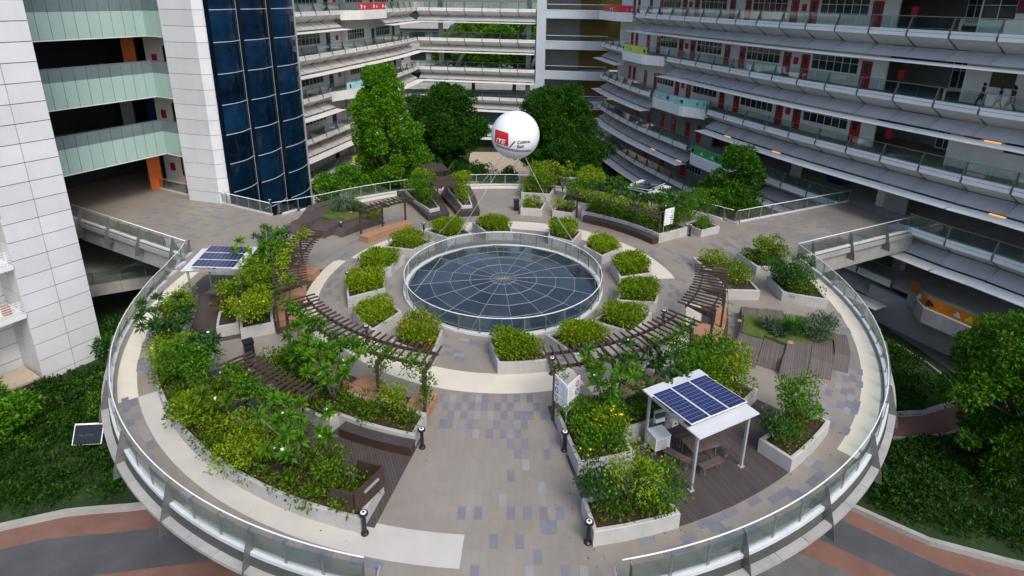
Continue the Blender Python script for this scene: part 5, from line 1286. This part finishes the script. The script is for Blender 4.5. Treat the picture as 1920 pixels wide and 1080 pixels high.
shrub('slender lime shrub in the right dark bench planter', -3.7, 15.6, .6, 2.2, 1.1, 'leaf_lime', 251, .15)
shrub('small light shrub beside the back left pergola post', -10.0, 10.2, .0, 1.3, 1.0, 'leaf_lime', 252, .12)
# grasses on the mounds
def tuft(label, x, y, z0, h, w, n, m, seed, name='grass_tuft', arch=.4):
    t = thing(name, label, 'grass', (x, y, z0)); rg = np.random.default_rng(seed); mb = MB()
    for i in range(n):
        a = rg.uniform(0, 2 * PI); rr = w * .25 * math.sqrt(rg.random()); x0, y0 = rr * math.cos(a), rr * math.sin(a); L_ = h * rg.uniform(.6, 1.1); o_ = w * .5 * rg.uniform(.3, 1.1); b = a + rg.normal() * .5; wd = .028
        p = [(x0, y0, 0), (x0 + math.cos(b) * o_ * .35, y0 + math.sin(b) * o_ * .35, L_ * .6), (x0 + math.cos(b) * o_, y0 + math.sin(b) * o_, L_ * (1 - arch * rg.random()))]
        s = (-math.sin(b) * wd, math.cos(b) * wd)
        mb.add([(p[0][0] - s[0], p[0][1] - s[1], 0), (p[0][0] + s[0], p[0][1] + s[1], 0), (p[1][0] + s[0], p[1][1] + s[1], p[1][2]), (p[1][0] - s[0], p[1][1] - s[1], p[1][2]), p[2]], [(0, 1, 2, 3), (3, 2, 4)])
    me = mb.mesh('blades', m); o = bpy.data.objects.new('blades', me); link(o, t); o['kind'] = 'stuff'; MB().lathe([(.08, -.03), (.05, .06)], 6).obj('crown_base', 'soil', t, loc=(0, 0, 0)); return t
tuft('tall bright green grass clump on the right timber mound', 14.7, -6.6, .6, 1.15, 1.1, 260, 'leaf_grass', 301)
tuft('silvery grass clump left on the right timber mound', 13.75, -6.0, .6, .85, 1.2, 200, 'leaf_silver', 302)
tuft('low silvery clump in front of the tall grass on the right mound', 14.0, -6.7, .6, .6, 1.1, 160, 'leaf_silver', 303)
shrub('silver leaved shrub right of the tall grass on the right mound', 15.7, -6.75, .6, .8, 1.1, 'leaf_silver', 304, .14)
shrub('grey green shrub at the right end of the turf on the right mound', 16.3, -6.2, .6, .85, .9, 'leaf_silver', 305, .13)
tuft('large spiky grass tree on the back left timber mound', -12.5, 11.3, .6, 1.55, 2.3, 420, 'leaf_silver', 306, 'grass_tree', .8)
tuft('smaller spiky clump beside the grass tree', -11.5, 11.0, .6, .9, 1.1, 160, 'leaf_grass', 307)
# vines on the pergolas
def vine(label, path, n, m, seed, size=.13, hang=.5, R=.24):
    r = random.Random(seed); sph = []
    for i in range(n):
        t = r.random() * (len(path) - 1); k = int(t); f = t - k; p = [path[k][j] + (path[min(k + 1, len(path) - 1)][j] - path[k][j]) * f for j in range(3)]
        sph.append((p[0] + r.uniform(-.22, .22), p[1] + r.uniform(-.22, .22), p[2] + r.uniform(-.12, .12) - (hang * r.random() if r.random() < .3 else 0), R * r.uniform(.6, 1.2), .7))
    me = from_spheres('vine_leaves', sph, 520, size, .55, m, seed, up=.3, shell=.4); c = path[len(path) // 2]
    t = thing('vine', label, 'vine', c); o = bpy.data.objects.new('leaves', me); link(o, t); o.location = wl(t); o['kind'] = 'stuff'
    mb = MB().tube([(q[0] + r.uniform(-.04, .04), q[1], q[2] - .02) for q in path], .02, 4); mb.obj('runner', 'bark', t); return t
def pz(r, a, z): return (*P2(r, a), z)
vine('vine along the outer edge of the front left pergola', [pz(12.55, a, 2.65) for a in range(-126, -103, 3)] + [pz(12.8, -103.6, 2.2), pz(12.85, -103.6, .9)], 70, 'leaf_mid', 401)
vine('vine heaped on the far half of the front left pergola', [pz(12.6, a, 2.68) for a in range(-145, -126, 3)], 42, 'leaf_mid', 402)
vine('vine hanging down a front left pergola post', [pz(12.7, -113.5, 2.6), pz(12.75, -113.8, 1.8), pz(12.8, -113.5, .8)], 16, 'leaf_mid', 403, .12, .2, .16)
vine('vine on the short pergola over the left timber floor', [pz(16.75, a, 2.66) for a in range(-131, -115, 2)], 52, 'leaf_mid', 404, .14, .5, .26)
vine('vine over the outer half of the left pergola', [pz(12.5, a, 2.66) for a in range(172, 206, 3)], 66, 'leaf_lime', 405)
vine('vine at the front tip of the left pergola', [pz(12.3, 203, 2.66), pz(11.9, 206, 2.66), pz(12.8, 207, 2.4)], 14, 'leaf_mid', 406)
vine('vine on the walkway end of the front right pergola', [pz(12.5, -80, 2.6), pz(12.6, -78, 2.2), pz(12.6, -79.5, 1.0)], 14, 'leaf_mid', 407, .12, .3, .16)
vine('vine on the right end of the front right pergola', [pz(12.4, a, 2.6) for a in (-58, -55, -52, -49, -46)], 18, 'leaf_mid', 408)
vine('yellow strands trailing off the right pergola', [pz(12.7, -22, 2.6), pz(12.9, -23, 1.6), pz(13.0, -24, .5)], 8, 'leaf_lime', 409, .10, .6, .10)
vine('vine carpet over the back right pergola', [pz(12.6, a, 2.45) for a in range(34, 66, 3)], 60, 'leaf_lime', 410)
vine('second vine carpet on the inner edge of the back right pergola', [pz(12.0, a, 2.45) for a in range(40, 64, 4)], 26, 'leaf_lime', 411)
vine('vine tips on the back left pergola', [pz(12.0, a, 2.32) for a in (128, 132, 137, 142)], 9, 'leaf_lime', 412, .10, .1, .12)

# fallen leaves on the paving close to the planters
rl = np.random.default_rng(77); CL = []; AL = []
while len(CL) < 420:
    key = list(beds)[rl.integers(len(beds))]; pl = beds[key][0]; i = rl.integers(len(pl)); p = np.array(pl[i]) + (np.array(pl[i - 1]) - np.array(pl[i])) * rl.random(); c_ = np.mean(pl, 0)
    q = p + (p - c_) / np.linalg.norm(p - c_) * abs(rl.normal()) * .7
    if np.hypot(*q) < 19.9: CL.append((q[0], q[1], .02)); a_ = rl.uniform(0, 2 * PI); AL.append((math.cos(a_), math.sin(a_), .02))
me = leaf_mesh('litter', np.array(CL, np.float32), np.array(AL), rl.uniform(.05, .11, len(CL)), .45, 'leaf_rust', 78, .03)
o = bpy.data.objects.new('fallen_leaves', me); COL.objects.link(o); tag(o, 'scattered dry leaves on the terrace paving', 'leaves', kind='stuff')

# ================================================================== TREES AND GARDEN BELOW
def tree(label, x, y, z0, top, sph, m, dens, size, seed, bark='bark', tr=.22, limbs=7, name='tree', up=.35):
    """trunk, limbs reaching into the clumps, and a crown of leaf clumps; sph in local metres"""
    t = thing(name, label, 'tree', (x, y, z0)); r = random.Random(seed); mb = MB()
    th = top * .55; mb.tube([(0, 0, -.05), (.05, .03, th * .5), (-.04, .02, th), (0, 0, top * .85)], [tr * 1.3, tr, tr * .7, tr * .2], 8)
    for k in range(limbs):
        q = sph[r.randrange(len(sph))]; z = min(q[2] * .75, th) * r.uniform(.6, 1.0); mb.tube([(0, 0, z), (q[0] * .5, q[1] * .5, (z + q[2]) / 2 + .2), (q[0] * .9, q[1] * .9, q[2])], [tr * .5, tr * .3, .03], 5)
    mb.obj('trunk', bark, t, loc=(0, 0, 0)); me = from_spheres('crown', sph, dens, size, .5, m, seed, up=up, shell=.5)
    o = bpy.data.objects.new('crown', me); link(o, t); o['kind'] = 'stuff'; return t
def clumps(n, fn, seed):
    r = random.Random(seed); out = []
    while len(out) < n:
        q = fn(r)
        if q: out.append(q)
    return out
def column(H_, R, r0, lo):
    def f(r):
        z = r.uniform(lo, H_); t = (z - lo) / (H_ - lo); w = R * (min(1, .55 + t * 1.4) if t < .3 else (1 if t < .72 else max(.22, 1 - (t - .72) * 2.6)))
        a = r.uniform(0, 2 * PI); q = w * (r.random() ** .4) * .85; return (q * math.cos(a), q * math.sin(a), z, r0 * r.uniform(.7, 1.2), .8)
    return f
def dome(cx, cz, Rx, Rz, r0, lo=-.35):
    def f(r):
        d = Vector((r.gauss(0, 1), r.gauss(0, 1), r.gauss(.25, 1))).normalized()
        if d.z < lo: return None
        k = r.uniform(.55, 1.05); return (cx + d.x * Rx * k, d.y * Rx * k, cz + d.z * Rz * k, r0 * r.uniform(.5, 1.35), .75)
    return f
tree('tall bright green columnar tree behind the left back parapet', -13.9, 33, GZ, 17.6, clumps(170, column(17.3, 3.4, .95, 1.5), 1), 'leaf_tree', 480, .29, 501, tr=.28, limbs=14)
tree('slim bright tree between the columnar tree and the dark domed tree', -10.3, 32.5, GZ, 11.5, clumps(60, column(11.4, 1.9, .75, 1.5), 2), 'leaf_tree', 480, .28, 502, tr=.16)
tree('dark domed tree left of the balloon', -7.6, 40, GZ, 12.5, clumps(110, dome(0, 9.2, 4.6, 5.0, 1.15), 3) + clumps(26, dome(-1.5, 6.0, 4.2, 2.6, 1.0), 4), 'leaf_dark', 520, .28, 503, tr=.35, limbs=14)
tree('large dark domed tree right of the balloon', 6.9, 41, GZ, 13, clumps(80, dome(-.6, 11.2, 3.6, 3.2, 1.1), 5) + clumps(110, dome(.7, 6.4, 5.0, 4.6, 1.2), 6), 'leaf_dark', 520, .28, 504, tr=.38, limbs=14)
tree('conical green tree in front of the green banner balcony', 21.9, 20.5, GZ, 12, clumps(50, column(12.0, 2.2, .75, 5.5), 7) + clumps(46, dome(-1.2, 6.2, 3.0, 2.6, .9), 8), 'leaf_tree2', 520, .26, 505, tr=.18)
tree('big leafy tree at the lower right edge', 28.9, -5.6, GZ, 9.0, clumps(125, dome(.4, 4.4, 4.2, 4.0, .8, -.8), 9) + clumps(16, dome(-1.0, 8.2, 1.6, 1.5, .6), 10) + clumps(14, dome(-2.6, 5.6, 1.8, 1.4, .55), 15), 'leaf_tree2', 620, .22, 506, tr=.25, limbs=16)
tree('broad tree glimpsed through the corridor on the left', -7, 92, -3, 15, clumps(80, dome(0, 8, 7, 6, 1.8), 11), 'leaf_mid', 120, .6, 507, tr=.4)
tree('broad tree glimpsed through the middle of the corridor', 1.5, 95, -3, 16, clumps(80, dome(0, 9, 7, 7, 1.8), 12), 'leaf_mid', 120, .6, 508, tr=.4)
tree('broad tree glimpsed through the corridor by the lift tower', 9, 98, -3, 13, clumps(80, dome(0, 7, 7, 6, 1.8), 13), 'leaf_mid', 120, .6, 509, tr=.4)
tree('bushy tree at the foot of the blue glass tower', -16.8, 25.5, GZ, 8.2, clumps(40, dome(0, 5.4, 2.6, 2.8, .8), 14), 'leaf_tree', 330, .3, 510, tr=.14)
def garden(label, poly, m, seed, dens=1.6, hgt=.3, size=.22, spread=.6, fl=None, nfl=0):
    o, s = cover(None, label, m, dens, hgt, size, seed, spread, poly, GZ + .05, fl, nfl); o.name = 'garden_bed'; return o
garden('dark ferny ground cover in front of the left wall', [(-40, -14.6), (-40, 0), (-31.5, .0), (-28.3, 4.0), (-21, 7), (-19, -2), (-19, -7.8), (-24, -8.9), (-30, -11.2)], 'leaf_lawn', 601, 2.5, .22, .22, .6)
garden('dark ground cover between the right kerb and garden path', [(18.8, -7.4), (20.9, -9.4), (24.6, -10.9), (30, -12.0), (37, -12.6), (38, -4), (31, -2.6), (24, -4.0), (20, -4.0)], 'leaf_lawn', 602, 2.5, .22, .22, .6, 'flower_orange', 5)
garden('dark ground cover right of the terrace beyond the garden path', [(19, -1.0), (25, -.9), (30, .6), (30.5, 6), (26, 10), (20, 8)], 'leaf_lawn', 603, 2.3, .2, .22, .6)
garden('hedge like planting behind the back parapet', [(-14, 24), (14, 24), (20, 30), (14, 44), (-5, 44), (-16, 40)], 'leaf_lawn', 604, .55, .6, .4, 1.0)
garden('low planting at the foot of the left wall', [(-33, -3), (-29, .5), (-26, 4), (-22, 4), (-22, -1), (-28, -5)], 'leaf_mid', 605, .8, .3, .22, .5, 'flower_orange', 14)
for k, (x, y, s, lab) in enumerate(((-32.6, -3.3, 2.0, 'bright shrub below the stone steps at the left edge'), (-30.0, -4.0, 1.6, 'bright shrub right of the steps on the left lawn'), (-28.3, 5.4, 1.2, 'dark round bush at the foot of the white wall'), (23.5, 6.0, 1.3, 'dark shrub in the shade right of the terrace'), (26.5, 4.5, 1.2, 'second dark shrub near the blue base wall'))):
    shrub(lab, x, y, GZ, 1.6 * s, 1.8 * s, 'leaf_tree' if k < 2 else 'leaf_dark', 620 + k, .26, dens=200)
for (x, y, w, d, h, lab) in ((-1.0, 46, 4, 3, 2.2, 'clipped dark hedge behind the balloon'), (-5.0, 50, 5, 2, 1.8, 'second clipped dark hedge left of the balloon')):
    me = from_spheres('hedge', [(x + random.uniform(-w / 2, w / 2), y + random.uniform(-d / 2, d / 2), GZ + random.uniform(.2, h), .7) for _ in range(40)], 160, .3, .5, 'leaf_dark', 640)
    t = thing('hedge', lab, 'hedge', (x, y, GZ)); o = bpy.data.objects.new('foliage', me); link(o, t); o.location = wl(t); o['kind'] = 'stuff'; MB().box((0, 0, h * .35), (w * .9, d * .9, h * .7)).obj('core', 'leaf_dark', t, loc=(0, 0, 0))
# garden information board on the left lawn
gb = thing('garden_sign', 'black framed garden sign on the dark left lawn', 'sign', (-23.7, -4.6, GZ), .08)
M_ = Matrix.Rotation(rad(-35), 3, 'X')
for x in (-.6, .6): MB().box((x, .1, .45), (.06, .06, .9)).obj('leg', 'white_metal', gb, loc=(0, 0, 0))
MB().box((0, 0, 1.1), (1.6, .06, 1.15), M=M_).obj('frame', 'white_metal', gb, loc=(0, 0, 0)); MB().box((0, -.03, 1.08), (1.5, .06, 1.05), M=M_).obj('panel', 'black_metal', gb, loc=(0, 0, 0))
mb = MB()
for k in range(14): mb.box((random.uniform(-.4, .4), -.075 + .0, 1.06 + random.uniform(-.02, .02)), (random.uniform(.1, .3), .012, random.uniform(.04, .1)), M=M_ @ Matrix.Rotation(random.uniform(-.5, .5), 3, 'Y'))
o = mb.obj('picture', 'board_teal', gb, loc=(0, 0, 0)); o['kind'] = 'stuff'

# ================================================================== BALLOON
BC = Vector((.62, 0., 9.33)); BR_ = 1.36
bal = thing('balloon', 'large white tethered advertising balloon with red logo above the skylight', 'balloon', BC)
me = bpy.data.meshes.new('sphere'); bm_ = bmesh.new(); bmesh.ops.create_uvsphere(bm_, u_segments=64, v_segments=40, radius=BR_); bm_.to_mesh(me); bm_.free(); me.materials.append(MATS['balloon_white']); me.polygons.foreach_set('use_smooth', [True] * len(me.polygons))
o = bpy.data.objects.new('envelope', me); link(o, bal)
view = (Vector((.1756, -33.1323, 16.7517)) - BC).normalized(); bx_ = Vector((0, 0, 1)).cross(view).normalized(); by_ = view.cross(bx_)
def onb(X, Y, k=1.006):
    d = math.sqrt(max(.02, 1 - X * X - Y * Y)); return tuple((bx_ * X + by_ * Y + view * d) * BR_ * k)
def patch(name, m, P4, nx=10, ny=8, k=1.006):
    mb = MB(); vs = []
    for j in range(ny + 1):
        for i in range(nx + 1):
            u, v = i / nx, j / ny; X = (P4[0][0] * (1 - u) + P4[1][0] * u) * (1 - v) + (P4[3][0] * (1 - u) + P4[2][0] * u) * v; Y = (P4[0][1] * (1 - u) + P4[1][1] * u) * (1 - v) + (P4[3][1] * (1 - u) + P4[2][1] * u) * v; vs.append(onb(X, Y, k))
    mb.add(vs, [(j * (nx + 1) + i, j * (nx + 1) + i + 1, (j + 1) * (nx + 1) + i + 1, (j + 1) * (nx + 1) + i) for j in range(ny) for i in range(nx)])
    return mb.obj(name, m, bal, True, loc=(0, 0, 0))
patch('red_square', 'balloon_red', [(-.83, -.33), (-.28, -.47), (-.27, .06), (-.81, .22)])
patch('slash', 'ink', [(-.27, -.52), (-.20, -.50), (.02, -.26), (-.04, -.25)], 3, 6)
for (a, b) in (((-.80, -.36), (-.80, -.395)), ((-.79, -.41), (-.79, -.45))):
    mb = MB(); vs = []; n = 24
    for i in range(n + 1):
        u = i / n; X = -.80 + 1.46 * u; s = -.27 * math.sin(PI * (.05 + .6 * u))
        X *= .98; vs += [onb(X, a[1] + .03 + s), onb(X, b[1] + .03 + s)]
    mb.add(vs, [(2 * i, 2 * i + 1, 2 * i + 3, 2 * i + 2) for i in range(n)]).obj('stripe', 'ink_grey', bal, loc=(0, 0, 0))
def text_on(body, x0, y0, size, m, tilt=0., shear=0., k=1.012, bold=.02):
    cu = bpy.data.curves.new('txt', 'FONT'); cu.body = body; cu.size = size; cu.offset = bold * size; cu.resolution_u = 3; cu.shear = shear
    to = bpy.data.objects.new('txt', cu); COL.objects.link(to); dg = bpy.context.evaluated_depsgraph_get(); dg.update(); me = bpy.data.meshes.new_from_object(to.evaluated_get(dg)); bpy.data.objects.remove(to); bpy.data.curves.remove(cu)
    b = bmesh.new(); b.from_mesh(me); bmesh.ops.triangulate(b, faces=b.faces); bmesh.ops.subdivide_edges(b, edges=b.edges, cuts=1)
    for v in b.verts: v.co = onb(x0 + v.co.x, y0 + v.co.y + tilt * v.co.x, k)
    b.to_mesh(me); b.free(); me.materials.clear(); me.materials.append(MATS[m]); o = bpy.data.objects.new('lettering', me); link(o, bal); return o
text_on('ITE', -.80, -.30, .27, 'cloth_white', -.24, .3, bold=.03)
text_on('College', .06, -.36, .17, 'ink', .10, .15)
text_on('East', .06, -.52, .17, 'ink', .08, .15)
MB().lathe([(.10, -.10), (.16, 0)], 12, (0, 0, -BR_ + .02)).obj('valve', 'galv', bal, loc=(0, 0, 0))
for k, (p, q) in enumerate((((-.5, -.4, -1.2), (-4.9, -3.2, 1.08)), ((-.62, .1, -1.15), (-5.7, 1.2, 1.08)), ((.55, -.3, -1.2), (5.0, 2.6, 1.08)), ((.5, .4, -1.2), (4.9, 3.35, 1.08)))):
    a = Vector(p) + BC; b = Vector(q); pts = [a.lerp(b, i / 12) - Vector((0, 0, .35 * math.sin(PI * i / 12))) for i in range(13)]
    MB().tube(pts, .011, 5).obj('tether_rope', 'rope', bal)
pts = [Vector((.35, -.2, -1.33)), Vector((.1, -.2, -1.55)), Vector((-.05, -.15, -1.9)), Vector((-.02, -.1, -2.2))]
MB().tube(pts, .02, 5).obj('filling_hose', 'rope', bal, loc=(0, 0, 0))

# ================================================================== PEOPLE
def person(label, x, y, z, facing, shirt, trouser, pose='walk', seed=0, hgt=1.7):
    t = thing('person', label, 'person', (x, y, z), facing); s = hgt / 1.7; b = bmesh.new(); lay = b.verts.layers.skin.verify(); r = random.Random(seed)
    st = .26 if pose == 'walk' else .04; sw = .16 if pose == 'walk' else .03; bk = -.0
    V = {'pel': (0, 0, .93, .145, .105), 'waist': (0, .0, 1.08, .13, .095), 'chest': (0, 0.0, 1.3, .165, .11), 'neck': (0, .0, 1.45, .062, .062), 'head0': (0, .012, 1.53, .078, .085), 'head1': (0, .02, 1.62, .088, .1), 'head2': (0, .01, 1.695, .05, .06),
         'hl': (-.10, .02 * st, .86, .10, .10), 'kl': (-.10, st * .62 + .04, .49, .066, .07), 'al': (-.10, st, .09, .042, .05), 'tl': (-.105, st + .15, .035, .04, .035),
         'hr': (.10, 0, .86, .10, .10), 'kr': (.10, -st * .30 + .05, .49, .066, .07), 'ar': (.10, -st, .11, .042, .05), 'tr': (.105, -st + .14, .035, .04, .035),
         'sl': (-.20, 0, 1.38, .062, .062), 'el': (-.25, -sw * .7, 1.12, .045, .045), 'wl': (-.25, -sw * .7 + .12, .90, .033, .033), 'dl': (-.245, -sw * .6 + .17, .80, .036, .024),
         'sr': (.20, 0, 1.38, .062, .062), 'er': (.25, sw * .7, 1.12, .045, .045), 'wr': (.25, sw * .7 + .14, .92, .033, .033), 'dr': (.245, sw * .7 + .19, .83, .036, .024)}
    E_ = 'pel-waist waist-chest chest-neck neck-head0 head0-head1 head1-head2 pel-hl hl-kl kl-al al-tl pel-hr hr-kr kr-ar ar-tr chest-sl sl-el el-wl wl-dl chest-sr sr-er er-wr wr-dr'.split()
    bv = {}
    for k, (vx, vy, vz, ra, rb_) in V.items():
        q = b.verts.new((vx * s, vy * s, vz * s)); q[lay].radius = (ra * s, rb_ * s); q[lay].use_root = (k == 'pel'); bv[k] = q
    for e in E_: a, c = e.split('-'); b.edges.new((bv[a], bv[c]))
    me = bpy.data.meshes.new('skel'); b.to_mesh(me); b.free(); o = bpy.data.objects.new('body', me); link(o, t)
    o.modifiers.new('Skin', 'SKIN'); sd = o.modifiers.new('Sub', 'SUBSURF'); sd.levels = 1; sd.render_levels = 1
    dg = bpy.context.evaluated_depsgraph_get(); dg.update(); m2 = bpy.data.meshes.new_from_object(o.evaluated_get(dg)); o.modifiers.clear(); o.data = m2
    m2.materials.clear(); [m2.materials.append(MATS[q]) for q in ('skin', shirt, trouser, 'black_metal')]
    for p in m2.polygons:
        c = p.center / s; i = 0
        if c.z < .10: i = 3
        elif c.z < .98 and abs(c.x) < .215: i = 2
        elif c.z < 1.44 and (abs(c.x) < .19 or c.z > 1.15): i = 1
        p.material_index = i; p.use_smooth = True
    h = MB().lathe([(.06, -.06), (.098, -.02), (.104, .05), (.085, .105), (.03, .13)], 12); ho = h.obj('hair', 'hair', t, True, loc=(0, -.012 * s, 1.60 * s)); ho.scale = (.95 * s, 1.1 * s, s)
    # face: nose, eyes; five fingers on each hand
    MB().box((0, 0, 0), (.022, .03, .035)).obj('nose', 'skin', t, loc=(0, .115 * s, 1.60 * s))
    for sx in (-1, 1): MB().box((0, 0, 0), (.024, .012, .012)).obj('eye', 'hair', t, loc=(sx * .035 * s, .102 * s, 1.632 * s))
    for k in ('dl', 'dr'):
        hx, hy, hz = [q * s for q in V[k][:3]]; mb = MB()
        for j in range(4): mb.tube([(hx + (j - 1.5) * .006, hy + (j - 1.5) * .018, hz - .01), (hx, hy + .012 + (j - 1.5) * .019, hz - .055), (hx - .01, hy + .005 + (j - 1.5) * .018, hz - .085 + .006 * abs(j - 1.5))], [.0095, .009, .007], 5)
        mb.tube([(hx, hy + .03, hz + .015), (hx, hy + .058, hz - .015), (hx, hy + .06, hz - .04)], [.011, .01, .008], 5); mb.obj('fingers', 'skin', t, loc=(0, 0, 0))['kind'] = 'stuff'
    return t
def onR(s, e): return RC.at(s, e)
fa_ = RC.ang(14)
for k, (s, e, sh, tr_, lab, hg) in enumerate(((15.9, -1.3, 'cloth_black', 'cloth_navy', 'person in black top walking alone on the second floor gallery at right', 1.74), (14.85, -1.5, 'cloth_black', 'cloth_black', 'person in dark clothes walking first of the group of three at right', 1.6), (14.25, -1.9, 'cloth_red', 'cloth_navy', 'person in red top walking in the group of three at right', 1.74), (13.95, -1.3, 'cloth_black', 'cloth_black', 'person in dark top walking last of the group of three at right', 1.7))):
    x, y = onR(s, e); person(lab, x, y, 2 * H - .02, fa_ - PI / 2, sh, tr_, 'walk', k, hg)
x, y = CC.at(17.6, -1.4); person('person in black walking along the back corridor near the lift tower', x, y, 2 * H - .02, CC.ang(17) - PI / 2, 'cloth_black', 'cloth_black', 'walk', 9)
for k, (u, e, sh, lab) in enumerate(((.22, 1.0, 'cloth_white', 'person in white shirt leaning at the glass balustrade farthest left'), (.36, 1.1, 'cloth_white', 'person in white shirt second from left behind the glass balustrade'), (.56, 1.0, 'cloth_black', 'person in dark top behind the glass balustrade near the orange column'), (.63, .9, 'cloth_white', 'person in white with a red bag behind the glass balustrade'))):
    p = c0.lerp(c1, u) + inn * e; person(lab, p.x, p.y, 2 * H, .9 + k, sh, 'cloth_navy', 'stand', 20 + k, 1.72)
